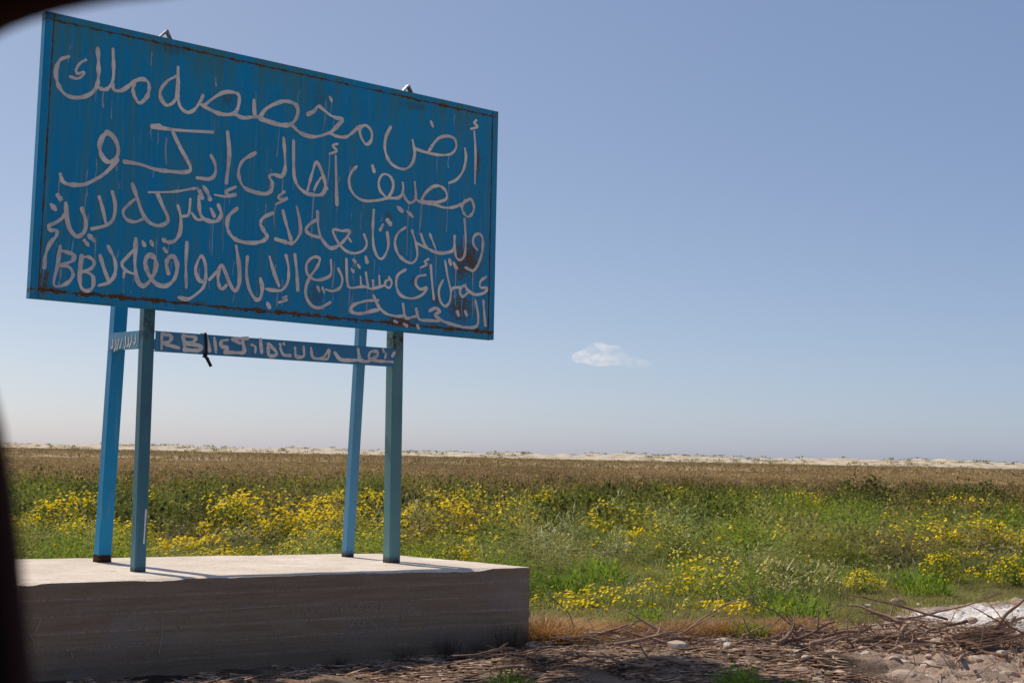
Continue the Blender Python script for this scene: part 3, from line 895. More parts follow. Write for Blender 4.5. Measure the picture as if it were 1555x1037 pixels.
# footing lump at the near corner
def rock_bm(rx, ry, rz, seed, sub=3, rough=.35):
    bm = bmesh.new(); bmesh.ops.create_icosphere(bm, subdivisions=sub, radius=1)
    rr = random.Random(seed)
    pl = [(Vector((rr.gauss(0, 1), rr.gauss(0, 1), rr.gauss(0, 1))).normalized(), rr.uniform(.55, .9)) for _ in range(9)]
    for v in bm.verts:
        for nn, dd in pl:
            k = v.co.dot(nn)
            if k > dd: v.co -= nn * (k - dd)
        v.co *= 1 + rough * .3 * (float(fbm(v.co.x * 2 + seed, v.co.y * 2 + v.co.z * 2.3, seed, 3)) - .5)
        v.co = Vector((v.co.x * rx, v.co.y * ry, v.co.z * rz))
    return bm
foot = from_bm('footing_lump', rock_bm(.20, .17, .12, 5, 4), None, smooth=False)
foot.location = (.30, 12.95, .0); foot.scale = (.85, .85, .9); foot.rotation_euler = (0, 0, .5)
tag(foot, 'rough lump of concrete at the foot of the right near corner of the base', 'concrete lump')

# ------------------------------------------------------------------ the sign
BLUE = (.001, .285, .52)
M_LEG_A = blue_paint('leg_paint_bright', (.002, .25, .47), .66, base_rust=.0)
M_LEG_B = blue_paint('leg_paint_grey', (.055, .17, .20), .60, base_rust=-.03, top_rust=.34)
M_LEG_C = blue_paint('leg_paint_green', (.11, .24, .235), .62, base_rust=-.01, top_rust=.40)
M_LEG_D = blue_paint('leg_paint_pale', (.10, .30, .46), .64, base_rust=-.01)
M_BAR = blue_paint('bar_paint', (.035, .22, .37), .58)
sign = empty('roadside_sign', (-2.9192, 11.5903, SH), math.atan2(.59888, .80084))
tag(sign, 'large blue hand lettered metal sign on four legs on the concrete base', 'sign')
Z0 = SH                      # local z = world z - SH

def prism(bm, poly, y0, y1):
    """poly: [(x, z)], extruded from y0 to y1"""
    a = [bm.verts.new((x, y0, z - Z0)) for x, z in poly]; b = [bm.verts.new((x, y1, z - Z0)) for x, z in poly]
    bm.faces.new(a); bm.faces.new(b[::-1])
    for i in range(len(a)):
        j = (i + 1) % len(a); bm.faces.new((a[j], a[i], b[i], b[j]))
    bmesh.ops.recalc_face_normals(bm, faces=bm.faces)

def beam(p0, p1, w, dpt, bev=.006, segs=14, wob=.0):
    """square tube between two centre points (local x, y, world z), cross-section w by dpt"""
    bm = bmesh.new(); rings = []
    p0, p1 = Vector(p0), Vector(p1)
    c = [(-w / 2 + bev, -dpt / 2), (w / 2 - bev, -dpt / 2), (w / 2, -dpt / 2 + bev), (w / 2, dpt / 2 - bev), (w / 2 - bev, dpt / 2), (-w / 2 + bev, dpt / 2), (-w / 2, dpt / 2 - bev), (-w / 2, -dpt / 2 + bev)]
    for i in range(segs + 1):
        p = p0.lerp(p1, i / segs)
        rings.append([bm.verts.new((p.x + x, p.y + y, p.z - Z0)) for x, y in c])
    for a, b in zip(rings, rings[1:]):
        for i in range(8):
            j = (i + 1) % 8; bm.faces.new((a[i], a[j], b[j], b[i]))
    bm.faces.new(rings[0][::-1]); bm.faces.new(rings[-1])
    bmesh.ops.recalc_face_normals(bm, faces=bm.faces)
    return bm

def channel(p0, p1, h, dep, t=.006, out=(0, -1)):
    """C-section bar from p0 to p1 (top centre of web); flanges reach dep away from the web, against out"""
    bm = bmesh.new(); p0, p1 = Vector(p0), Vector(p1)
    o = Vector((out[0], out[1], 0)).normalized()
    prof = [(0, 0), (-dep, 0), (-dep, -t), (-t, -t), (-t, -h + t), (-dep, -h + t), (-dep, -h), (0, -h)]
    rings = [[bm.verts.new(p + o * a + Vector((0, 0, z - Z0))) for a, z in prof] for p in (p0, p1)]
    for i in range(8):
        j = (i + 1) % 8; bm.faces.new((rings[0][i], rings[0][j], rings[1][j], rings[1][i]))
    bm.faces.new(rings[0]); bm.faces.new(rings[1][::-1])
    bmesh.ops.recalc_face_normals(bm, faces=bm.faces)
    return bm

# legs: (x, y) at the base, lean to the front over 2.12 m, width
def leg(x, y, lean, w, ztop, m, label):
    k = (ztop - SH) / 2.12
    return tag(from_bm('leg', beam((x, y, SH - .01), (x, y - lean * k, ztop), w, w), m, sign), label)
leg(0, .152, -.02, .098, 5.0, M_LEG_B, 'near left leg, dull grey blue')
leg(2.44, .165, -.045, .118, 4.95, M_LEG_C, 'near right leg, greenish blue')
leg(.088, 1.17, .138, .118, 4.4, M_LEG_A, 'far left leg, bright blue with rust at its foot')
leg(2.456, .985, .124, .09, 4.4, M_LEG_D, 'far right leg, pale blue')
# rusted collar at the far left leg's foot
M_RUST, rnt, rp = mat('rusted_steel', (.05, .022, .013), .95, .1)
rn = noise(rnt, coords(rnt), 22, 5, .7)
rnt.links.new(ramp(rnt, rn, [(.35, (.022, .012, .009)), (.6, (.075, .032, .016))]), rp.inputs['Base Color'])
bump(rnt, rp, rn, .8, .01)
bm = beam((.088, 1.17, SH - .005), (.088, 1.168, SH + .065), .128, .128, .015, 8)
for v in bm.verts:
    k = float(vnoise(v.co.x * 60, v.co.z * 90 + v.co.y * 40, 9)) - .5
    v.co.x += k * .012; v.co.y += k * .010
tag(from_bm('leg_collar', bm, M_RUST, [o for o in sign.children][2]), 'rusted through foot of the leg')

# bars under the panel
BT, BH = 2.708, .168
front_bar = from_bm('crossbar', channel((.051, .106, BT), (2.379, .112, BT - .003), BH, .05), M_BAR, sign)
tag(front_bar, 'front crossbar with white lettering')
tag(from_bm('crossbar', channel((.13, 1.00, BT), (2.42, .85, BT), .09, .05, out=(0, -1)), M_BAR, sign), 'rear crossbar')
tag(from_bm('side_bar', channel((.020, 1.06, BT + .03), (-.052, .205, BT), .145, .06, out=(-1, 0)), M_BAR, sign), 'left side bar with traces of white lettering')
tag(from_bm('side_bar', channel((2.42, .83, BT), (2.40, .225, BT), .11, .06, out=(-1, 0)), M_LEG_D, sign), 'right side bar')
for x0, y0, x1, y1 in ((.0, .20, .088, .86), (2.44, .22, 2.456, .68)):
    from_bm('rear_brace', beam((x0, y0, 4.35), (x1, y1, 4.2), .06, .06), M_BAR, sign)

# panel: sheet and four mitred frame rails
TL, TR, BR, BL = (-1.012, 5.159), (3.422, 5.076), (3.427, 2.848), (-1.032, 2.884)
iTL, iTR, iBR, iBL = (-.945, 5.100), (3.352, 5.020), (3.357, 2.915), (-.968, 2.953)
sm, snt, sp_ = mat('sheet_paint', BLUE, .6, .2)
tc = snt.nodes.new('ShaderNodeTexCoord'); sx = snt.nodes.new('ShaderNodeSeparateXYZ'); snt.links.new(tc.outputs['Object'], sx.inputs[0])
X, Z = sx.outputs[0], math_(snt, 'ADD', sx.outputs[2], Z0)
vobj = coords(snt)
nb = noise(snt, vobj, 1.6, 5, .6); nf = noise(snt, vobj, 34, 5, .75); ns = noise(snt, coords(snt, (9, 9, .55)), 1.5, 5, .6); ns2 = noise(snt, coords(snt, (26, 26, 1.2)), 1.5, 4, .6)
c = mixc(snt, mapr(snt, nb, .4, .65, 0, .6), BLUE, (.002, .235, .41))
c = mixc(snt, mapr(snt, ns, .42, .66, 0, .70), c, (.055, .26, .30))
c = mixc(snt, mapr(snt, math_(snt, 'MULTIPLY', ns2, math_(snt, 'ADD', nb, .5)), .52, .80, 0, .45), c, (.13, .36, .45))
c = mixc(snt, mapr(snt, math_(snt, 'SUBTRACT', X, math_(snt, 'MULTIPLY', Z, .9)), -3.6, .5, 0, .35), c, (.03, .22, .42))
def edge_d(a, b, axis):            # distance from the seam a-b measured along z or x
    if axis == 'z':
        k = (b[1] - a[1]) / (b[0] - a[0])
        return math_(snt, 'SUBTRACT', Z, math_(snt, 'ADD', math_(snt, 'MULTIPLY', X, k), a[1] - k * a[0]))
    k = (b[0] - a[0]) / (b[1] - a[1])
    return math_(snt, 'SUBTRACT', X, math_(snt, 'ADD', math_(snt, 'MULTIPLY', Z, k), a[0] - k * a[1]))
dt = math_(snt, 'ABSOLUTE', edge_d(iTL, iTR, 'z')); db = math_(snt, 'ABSOLUTE', edge_d(iBL, iBR, 'z'))
dl = math_(snt, 'ABSOLUTE', edge_d(iBL, iTL, 'x')); dr = math_(snt, 'ABSOLUTE', edge_d(iBR, iTR, 'x'))
jag = noise(snt, coords(snt, (2.2, 2.2, 3)), 4, 5, .8)
def seam(d, wmin, wmax, lo=.42, hi=.66):
    wd = mapr(snt, jag, lo, hi, wmin, wmax)
    return mapr(snt, math_(snt, 'DIVIDE', d, wd), .55, 1.1, 1, 0)
rm = math_(snt, 'MAXIMUM', math_(snt, 'MAXIMUM', seam(dt, .003, .024, .45, .64), seam(db, .004, .036, .42, .62)), math_(snt, 'MAXIMUM', seam(dl, .005, .012), seam(dr, .005, .014)))
SPOTS = [(3.10, 3.60, .17, .20, 1.0), (3.02, 3.50, .10, .12, .9), (.56, 4.72, .07, .08, .5), (3.19, 4.55, .035, .17, .85), (1.48, 3.11, .09, .12, .5), (2.38, 2.95, .17, .06, 1.0),
         (3.03, 3.13, .15, .15, .85), (-.93, 3.02, .05, .12, .9), (2.5, 3.33, .06, .05, .5), (1.45, 4.86, .07, .12, .35), (2.2, 3.9, .06, .06, .55), (.05, 5.05, .16, .05, .5), (2.46, 4.97, .18, .04, .5), (2.75, 3.2, .06, .08, .6)]
for x0, z0, rx, rz, s in [(a_, b_, c_, d_, e_ * .85) for a_, b_, c_, d_, e_ in SPOTS]:
    a = math_(snt, 'DIVIDE', math_(snt, 'SUBTRACT', X, x0), rx); b = math_(snt, 'DIVIDE', math_(snt, 'SUBTRACT', Z, z0), rz)
    q = math_(snt, 'ADD', math_(snt, 'MULTIPLY', a, a), math_(snt, 'MULTIPLY', b, b))
    q = math_(snt, 'ADD', q, mapr(snt, nf, .35, .65, 1.6, -.6, False))
    rm = math_(snt, 'MAXIMUM', rm, mapr(snt, q, .55, 1.5, s, 0))
green = math_(snt, 'MULTIPLY', mapr(snt, math_(snt, 'ADD', dt, math_(snt, 'MULTIPLY', ns2, -.9)), -.6, -.1, .75, 0), mapr(snt, ns, .42, .58))
c = mixc(snt, green, c, (.07, .19, .15))
c = mixc(snt, mapr(snt, rm, .0, .5, 0, .55), c, (.07, .10, .08))
c = mixc(snt, mapr(snt, rm, .35, .95), c, mixc(snt, mapr(snt, nf, .4, .62), (.09, .05, .024), (.20, .095, .038)))
c = mixc(snt, mapr(snt, noise(snt, vobj, 55, 3, .6), .70, .76, 0, .5), c, (.04, .06, .05))
snt.links.new(c, sp_.inputs['Base Color'])
snt.links.new(mapr(snt, rm, 0, 1, .45, .9), sp_.inputs['Roughness'])
bump(snt, sp_, math_(snt, 'ADD', math_(snt, 'MULTIPLY', nb, 6), nf), .25, .006)

bm = bmesh.new(); prism(bm, [iBL, iBR, iTR, iTL], .002, .012)
from_bm('sheet', bm, sm, sign)
for poly in ([TL, TR, iTR, iTL], [TR, BR, iBR, iTR], [BR, BL, iBL, iBR], [BL, TL, iTL, iBL]):
    g_ = .0025
    cx_ = sum(p[0] for p in poly) / 4; cz_ = sum(p[1] for p in poly) / 4
    bm = bmesh.new(); prism(bm, poly, -.001, .085)
    bmesh.ops.bevel(bm, geom=[e for e in bm.edges if all(abs(v.co.y + .001) < 1e-5 for v in e.verts)], offset=.004, segments=2, affect='EDGES')
    from_bm('frame_rail', bm, sm, sign)

# lettering
wm_, wnt, wp = mat('white_brush_paint', (.72, .52, .44), .8, .2)
wv = coords(wnt); wn = noise(wnt, wv, 9, 5, .7); wn2 = noise(wnt, wv, 26, 3)
cf = mixc(wnt, mapr(wnt, noise(wnt, wv, 1.7, 3), .40, .62, 0, .8), (.93, .81, .66), (.66, .58, .52))
cf = mixc(wnt, mapr(wnt, wn, .47, .70, 0, .55), cf, (.30, .37, .43))
cf = mixc(wnt, mapr(wnt, wn2, .56, .72, 0, .45), cf, (.12, .27, .42))
wnt.links.new(cf, wp.inputs['Base Color'])
def on_sheet(x, z, off): return (x, -.0012 - off, z - Z0)
bms = {}
for i, (ln, wd, q) in enumerate(STROKES):
    bm = bms.setdefault(ln, bmesh.new())
    pts = [Vector((q[k] / 1000, q[k + 1] / 1000)) for k in range(0, len(q), 2)]
    if ln < 6: fn = on_sheet
    elif ln == 6: fn = lambda x, z, off: (x, .106 + .0026 * x - .0016 - off, z - Z0)
    else: continue
    ribbon(bm, smooth_path(pts), wd / 1000 * (.70 if q[0] > 1500 else .77), fn, .00025 * (i % 9), .38, i)
names = {1: 'first line of Arabic lettering', 2: 'second line of Arabic lettering', 3: 'third line of Arabic lettering', 4: 'fourth line of Arabic lettering ending in two letters B', 5: 'short last line of Arabic lettering'}
for ln in (1, 2, 3, 4, 5): tag(from_bm('painted_lettering', bms[ln], wm_, sign), names[ln])
tag(from_bm('painted_lettering', bms[6], wm_, front_bar), 'white lettering along the crossbar')
# faint strokes on the left side bar
bm = bmesh.new(); rr = random.Random(4)
for k in range(8):
    y = .30 + k * .09; z = BT - .03 - rr.random() * .02
    pts = [Vector((y, z)), Vector((y + rr.uniform(-.02, .05), z - .05)), Vector((y + rr.uniform(.0, .07), z - rr.uniform(.06, .1)))]
    ribbon(bm, smooth_path(pts), .022, lambda a, b, off: (-.052 + (a - .205) * .0842 - .002 - off, a, b - Z0), .0002 * k, .3, k)
from_bm('painted_lettering', bm, wm_, [o for o in sign.children if o.name.startswith('side_bar')][0])
# drips and scratches
dm_, dnt_, dp_ = mat('thin_paint_drip', (.20, .30, .38), .8, .2)
dn_ = noise(dnt_, coords(dnt_, (30, 30, 2)), 1.5, 4)
dnt_.links.new(ramp(dnt_, dn_, [(.38, (.03, .24, .42)), (.60, (.50, .48, .48))]), dp_.inputs['Base Color'])
bm = bmesh.new(); rr = random.Random(11)
starts = []
for ln, wd, q in STROKES:
    if ln < 5:
        k = min(range(1, len(q), 2), key=lambda j: q[j]); starts.append((q[k - 1] / 1000, q[k] / 1000))
rr.shuffle(starts)
starts = starts[:46] + [(rr.uniform(-.9, 3.2), rr.uniform(3.2, 5.0)) for _ in range(60)]
for i, (x, z) in enumerate(starts):
    L_ = rr.uniform(.06, .5) if i < 46 else rr.uniform(.03, .26)
    L_ = min(L_, z - 2.99)
    if L_ < .03: continue
    pts = [Vector((x + rr.uniform(-.006, .006), z)), Vector((x + rr.uniform(-.012, .006), z - L_ * .5)), Vector((x + rr.uniform(-.02, .008), z - L_))]
    ribbon(bm, smooth_path(pts), rr.uniform(.005, .012), lambda a, b, off: (a, .0014 - off, b - Z0), .00002 * (i % 9), .5, i + 50)
tag(from_bm('paint_drips', bm, dm_, sign), kind='stuff')
# bent steel hooks behind the top rail
M_HOOK, hnt, hp = mat('galvanised_steel', (.34, .32, .30), .45, .5); hp.inputs['Metallic'].default_value = .6
hn = noise(hnt, coords(hnt), 30, 4); hnt.links.new(ramp(hnt, hn, [(.4, (.42, .40, .38)), (.6, (.12, .08, .06))]), hp.inputs['Base Color'])
for (x0, z0), (x1, z1), (x2, z2) in (((-.085, 5.11), (.039, 5.238), (.115, 5.10)), ((2.32, 5.06), (2.442, 5.192), (2.525, 5.05))):
    bm = bmesh.new(); t = .013
    prism(bm, [(x0, z0), (x0 + t * 1.5, z0), (x1, z1 - t * 1.6), (x2 - t * 1.3, z2), (x2, z2), (x1 + .004, z1), (x1 - .004, z1)], .0852, .135)
    from_bm('hook', bm, M_HOOK, sign)

# pale brush mark on the near left leg
bm = bmesh.new()
lx = lambda a, b, off: (a, .152 - .049 + .0094 * (b - SH) - .0016 - off, b - Z0)
ribbon(bm, smooth_path([Vector((.030, 1.24)), Vector((.026, 1.10)), Vector((.022, .97))]), .014, lx, 0, .3, 3)
from_bm('brush_mark', bm, wm_, [o for o in sign.children if o.name.startswith('leg')][0])

# black strip knotted round the crossbar
M_BLK, bnt, bp = mat('black_strip', (.012, .011, .012), .6, .3)
bm = bmesh.new()
def tape(bm, pts, w, t=.004):
    pr = None
    for i, p in enumerate(pts):
        p = Vector(p); a = Vector(pts[max(i - 1, 0)]); b = Vector(pts[min(i + 1, len(pts) - 1)])
        d = (b - a).normalized(); s = d.cross(Vector((0, 1, .2))).normalized() * w / 2; u = d.cross(s).normalized() * t
        q = [bm.verts.new(p + x) for x in (s + u, -s + u, -s - u, s - u)]
        if pr:
            for k in range(4): bm.faces.new((pr[k], pr[(k + 1) % 4], q[(k + 1) % 4], q[k]))
        else: bm.faces.new(q[::-1])
        pr = q
    bm.faces.new(pr)
fx = .49
tape(bm, [(fx - .005, .17, BT + .006 - Z0), (fx, .10, BT + .008 - Z0), (fx + .004, .098, BT - .02 - Z0), (fx + .012, .099, BT - .09 - Z0), (fx + .012, .098, BT - .16 - Z0), (fx + .006, .101, BT - .18 - Z0), (fx + .01, .15, BT - .185 - Z0)], .020)
tape(bm, [(fx + .0, .095, BT - .155 - Z0), (fx - .008, .088, BT - .185 - Z0), (fx + .012, .085, BT - .20 - Z0), (fx + .03, .09, BT - .225 - Z0), (fx + .055, .085, BT - .27 - Z0)], .026)
tape(bm, [(fx + .02, .096, BT - .172 - Z0), (fx - .012, .083, BT - .19 - Z0), (fx + .03, .08, BT - .21 - Z0)], .022)
tie = from_bm('tied_strip', bm, M_BLK)
tie.matrix_world = sign.matrix_basis.copy()
tie.location = sign.location; tie.rotation_euler = sign.rotation_euler
tag(tie, 'black strip knotted round the crossbar with a hanging tail', 'strip')

# ------------------------------------------------------------------ branches and brushwood on the bare ground
M_WOOD, wdnt, wdp = mat('dead_wood', (.28, .18, .12), .9, .15)
oi = wdnt.nodes.new('ShaderNodeObjectInfo')
wn_ = noise(wdnt, coords(wdnt, (3, 30, 30)), 2.0, 4, .7)
wc = mixc(wdnt, wn_, (.22, .115, .07), (.60, .41, .28))
wc = mixc(wdnt, math_(wdnt, 'MULTIPLY', oi.outputs['Random'], .75), wc, (.10, .052, .035))
wdnt.links.new(wc, wdp.inputs['Base Color']); bump(wdnt, wdp, wn_, .5, .004)

def tube(bm, pts, r0, r1, k=6):
    pr = None
    for i, p in enumerate(pts):
        a, b = pts[max(i - 1, 0)], pts[min(i + 1, len(pts) - 1)]
        d = (b - a).normalized(); s = d.cross(Vector((.13, .21, 1))).normalized(); u = d.cross(s)
        rad = r0 + (r1 - r0) * i / (len(pts) - 1)
        q = [bm.verts.new(p + (s * math.cos(6.2832 * j / k) + u * math.sin(6.2832 * j / k)) * rad) for j in range(k)]
        if pr:
            for j in range(k): bm.faces.new((pr[j], pr[(j + 1) % k], q[(j + 1) % k], q[j]))
        else: bm.faces.new(q[::-1])
        pr = q
    bm.faces.new(pr)

def crooked(L, r, rise=0.0, kink=.10, n=9):
    p = Vector((0, 0, 0)); d = Vector((1, 0, rise)).normalized(); out = [p.copy()]
    for i in range(n):
        d = (d + Vector((0, r.gauss(0, kink), r.gauss(0, kink * .6)))).normalized(); p = p + d * L / n; out.append(p.copy())
    return out

def branch_mesh(seed, L, rad, forks=3, rise=0.0, kink=.12):
    r = random.Random(seed); bm = bmesh.new()
    m = crooked(L, r, rise, kink); tube(bm, m, rad, rad * .35)
    for _ in range(forks):
        i = r.randint(2, len(m) - 2); a = r.choice((-1, 1)) * r.uniform(.4, 1.1)
        sub = crooked(L * r.uniform(.2, .5), r, 0, .16, 6)
        R = Matrix.Rotation(a, 3, 'Z') @ Matrix.Rotation(-r.uniform(-.1, .45), 3, 'Y')
        tube(bm, [m[i] + R @ q for q in sub], rad * .5, rad * .15, 5)
    me = bpy.data.meshes.new('branch'); bm.to_mesh(me); bm.free()
    me.materials.append(M_WOOD); me.polygons.foreach_set('use_smooth', [True] * len(me.polygons))
    return me

def put(me, name, x, y, z, rz, tilt=0, s=1.0, roll=0):
    o = bpy.data.objects.new(name, me); C.objects.link(o)
    o.location = (x, y, float(ground_z(x, y)) + z); o.rotation_euler = Euler((roll, -tilt, rz)); o.scale = (s,) * 3
    return o
B_THICK = [branch_mesh(i, .62, .023, 2, 0, .15) for i in range(7)]
B_LONG = [branch_mesh(20 + i, 1.05, .013, 4, .02, .12) for i in range(6)]
B_TWIG = [branch_mesh(40 + i, .5, .007, 4, .02, .2) for i in range(7)]
# the ones that stand out
SPECIAL = [
 (B_LONG[0], 4.15, 15.0, .02, -.35, .42, 1.0, 'thin dead branch rising to the left at the top of the right hand brush pile'),
 (B_LONG[1], 4.45, 14.5, .04, 2.65, .10, 1.0, 'long dark branch leaning up from the right hand pile toward the grass'),
 (B_LONG[2], 4.6, 13.75, .10, .12, .12, 1.2, 'long forked branch lying across the white sand'),
 (B_LONG[3], 4.9, 13.6, .10, .02, .06, 1.1, 'branch with bent side twigs at the right edge over the white sand'),
 (B_THICK[0], 3.35, 13.1, .05, .12, .05, 1.1, 'thick grey brown stick in the middle of the brush pile'),
 (B_THICK[1], 3.65, 13.9, .12, .05, .0, .8, 'short stout branch lying level on top of the right hand pile'),
 (B_THICK[2], 2.15, 13.95, .03, .02, .03, .9, 'straight stick lying at the edge of the grass left of the green tuft'),
 (B_THICK[3], .95, 12.55, .04, .10, .02, .95, 'pale thick stick lying in sunlight right of the concrete base'),
 (B_LONG[4], 1.35, 13.3, .03, .22, .16, .95, 'thin dark branch slanting up over the dry orange grass'),
 (B_THICK[1], -.05, 11.7, .03, -.08, .03, .8, 'curved pale stick at the edge of the shade before the base'),
 (B_TWIG[0], .62, 13.4, .08, 1.9, .9, .9, 'upright brown twig beside the dry grass at the base corner'),
 (B_THICK[4], 2.75, 13.0, .06, .35, .1, 1.2, 'long weathered stick slanting into the right hand pile'),
]
for me, x, y, z, rz, tl, s, lb in SPECIAL:
    tag(put(me, 'dead_branch', x, y, z, rz, tl, s), lb, 'branch', 'dead branches on the bare ground')
rr = random.Random(21)
PILES = [(1.35, 13.15, .85, .38, 62, .10, .16), (3.5, 13.3, .75, .5, 62, .0, .5), (.35, 11.75, .75, .33, 34, .0, .3), (4.45, 13.4, .7, .3, 34, .25, .35), (2.6, 13.0, .8, .4, 34, .1, .4), (3.9, 12.2, 1.0, .6, 18, .1, .9)]
WHERE = {(1.35, 13.15): 'the brushwood beside the base', (3.5, 13.3): 'the middle of the brush pile', (.35, 11.75): 'the litter before the base corner',
         (4.45, 13.4): 'the brush pile\'s right end', (2.6, 13.0): 'the brushwood below the green tuft', (3.9, 12.2): 'the soil before the brush pile'}
for cx_, cy_, sx_, sy_, n_, a0, sa in PILES:
    for k in range(n_):
        x, y = rr.gauss(cx_, sx_ * .6), rr.gauss(cy_, sy_ * .6)
        if y > float(edge(x)) + .15 or (x < .4 and y > 12.5 - (.4 - x) * .7): continue
        q = rr.random()
        me = rr.choice(B_THICK if q < (.22 if x < 2.5 else .34) else (B_LONG if q < (.24 if x < 2.5 else .52) and x > .9 else B_TWIG))
        hgt = rr.uniform(.005, .13 if x < 2.5 else .26) * math.exp(-((x - cx_) / sx_) ** 2 - ((y - cy_) / sy_) ** 2)
        a = a0 + rr.gauss(0, sa * (1 if x < 2.5 else 1.5)) + (math.pi if rr.random() < .5 else 0)
        s = rr.uniform(.45, 1.0)
        tag(put(me, 'dead_branch', x - .35 * s * math.cos(a), y - .35 * s * math.sin(a), .012 + hgt, a, rr.gauss(.02, .03 if x < .9 else (.10 if x < 2.5 else .22)), s, rr.uniform(0, 6) if x > .9 else 0),
            '%s %s in %s' % ('thick broken stick' if me in B_THICK else ('long thin branch' if me in B_LONG else 'fine dead twig'),
                          'lying level' if abs(math.sin(a)) < .3 else ('slanting right' if math.sin(a) * math.cos(a) > 0 else 'slanting left'), WHERE[(cx_, cy_)]), 'branch', 'dead branches on the bare ground')
# the tight bundle of fine twigs at the right
bd = empty('twig_bundle', (4.62, 13.2, float(ground_z(4.62, 13.2)))); tag(bd, 'tight bundle of fine dark twigs lying at the right of the brush pile', 'twig bundle')
bm = bmesh.new(); r2 = random.Random(5)
for k in range(130):
    L_ = r2.uniform(.4, .8); p = crooked(L_, r2, .1, .06, 5)
    o = Vector((-.45 + r2.gauss(0, .07), r2.gauss(0, .07), .03 + abs(r2.gauss(0, .05))))
    R = Matrix.Rotation(.22 + r2.gauss(0, .13), 3, 'Z') @ Matrix.Rotation(-r2.gauss(.10, .07), 3, 'Y')
    tube(bm, [o + R @ q for q in p], .0045, .0018, 4)
tag(from_bm('twigs', bm, M_WOOD, bd), kind='stuff')
# litter: short bits nobody would count
bm = bmesh.new(); r2 = random.Random(9)
for k in range(16000):
    x = r2.uniform(-3.2, 6.5); y = r2.uniform(9.6, 15.4)
    if y > float(edge(x)) + .1: continue
    u = (x + 1.67) * -.571 + (y - 11.78) * .821
    if -2.45 < (x + 1.67) * .821 + (y - 11.78) * .571 < 2.4 and u > -.03: continue
    if float(fbm(x * 1.4, y * 2.0, 301, 3)) < .38 + .2 * float(ss(2.6, 3.4, x)) * (y > 13.9) + .34 * float(ss(2.5, 3.1, x)) * (y < 12.8): continue
    L_ = r2.uniform(.04, .24); a = r2.gauss(.1, .35 if x < 2.4 else 1.2); z = float(ground_z(x, y)) + r2.uniform(.003, .02)
    d = Vector((math.cos(a), math.sin(a), r2.gauss(0, .12)))
    c0 = Vector((x, y, z)); b = Vector((-d.y, d.x, 0)) * r2.uniform(-.02, .02)
    tube(bm, [c0, c0 + d * L_ * .5 + b, c0 + d * L_], r2.choice((.003, .004, .006, .010, .013)), .002, 3)
M_LIT, lnt, lp = mat('bleached_wood', (.4, .3, .22), .9, .1)
ln_ = noise(lnt, coords(lnt), 7, 4, .75)
lnt.links.new(ramp(lnt, ln_, [(.38, (.10, .055, .035)), (.52, (.34, .21, .135)), (.66, (.72, .52, .37))]), lp.inputs['Base Color'])
tag(from_bm('twig_litter', bm, M_LIT), 'short broken twigs strewn over the bare ground', 'twigs', kind='stuff')

# stones
M_ST, stn, stp = mat('stone', (.45, .34, .26), .95, .1)
oi = stn.nodes.new('ShaderNodeObjectInfo'); s1 = noise(stn, coords(stn), 14, 5, .7)
sc_ = mixc(stn, oi.outputs['Random'], (.36, .24, .16), (.70, .56, .44)); sc_ = mixc(stn, 1.0, sc_, ramp(stn, s1, [(.3, (.7, .68, .66)), (.7, (1.15, 1.15, 1.15))]), 'MULTIPLY')
stn.links.new(sc_, stp.inputs['Base Color']); bump(stn, stp, s1, .6, .01)
ROCK = []
for i in range(6):
    bm = rock_bm(1, .75, .5, i + 1, 2); me = bpy.data.meshes.new('stone'); bm.to_mesh(me); bm.free(); me.materials.append(M_ST); ROCK.append(me)
foot.data.materials.append(M_ST)
NAMED = [(4.83, 17.75, .11, 'pale stone sitting in the grass above the bare ground'), (5.05, 17.62, .06, 'small stone just right of the pale stone in the grass'), (4.4, 17.5, .05, 'small stone left of the pale stone in the grass'),
         (3.25, 14.0, .07, 'white stone at the left of the right hand brush pile'), (2.0, 13.2, .13, 'flat tan slab of stone at the edge of the shadow'), (2.45, 13.25, .08, 'small flat stone right of the flat tan slab'),
         (3.6, 12.9, .11, 'rounded tan stone under the right hand brush pile'), (2.75, 13.2, .10, 'flat pale stone in front of the green tuft'), (4.1, 13.7, .12, 'square tan clod lying on the right hand pile'), (2.62, 14.25, .10, 'flat pale stone at the end of the olive turf'),(1.5,12.55,.12,'rounded stone in the mound at the shadow edge')]
for i, (x, y, s, lb) in enumerate(NAMED):
    o = put(ROCK[i % 6], 'stone', x, y, s * .2, i * 1.3, 0, s); tag(o, lb, 'stone', 'stones on the bare ground')
rr = random.Random(33)
for k in range(150):
    x, y = rr.uniform(1.0, 6.4), rr.uniform(11.0, 16.5)
    if y > float(edge(x)) - .1 or (x < 2.4 and rr.random() < .6): continue
    s = rr.uniform(.018, .06) * (1.5 if rr.random() < .12 else 1)
    tag(put(rr.choice(ROCK), 'stone', x, y, s * .15, rr.uniform(0, 6), 0, s), '%s stone lying loose on the bare ground %s' % ('tiny' if s < .035 else ('small' if s < .06 else 'larger'), 'between base and brush pile' if x < 2.6 else ('below the brush pile' if y < 13 else 'beside the brush pile')) + (' toward the right edge' if x > 4.3 else ''), 'stone', 'stones on the bare ground')
for k in range(120):
    x, y = rr.uniform(2.4, 6.2), rr.uniform(11.2, 15.2)
    if y > float(edge(x)) - .1: continue
    s = rr.uniform(.05, .12)
    tag(put(rr.choice(ROCK), 'soil_clod', x, y, -s * .1, rr.uniform(0, 6), 0, s), '%s tan soil clod %s' % ('fist sized' if s < .085 else 'large', 'in front of the brush pile' if y < 12.8 else ('within the brush pile' if y < 13.9 else 'behind the brush pile')) + (' toward the right edge' if x > 4.3 else ''), 'clod', 'soil clods on the bare ground')
bm = bmesh.new()
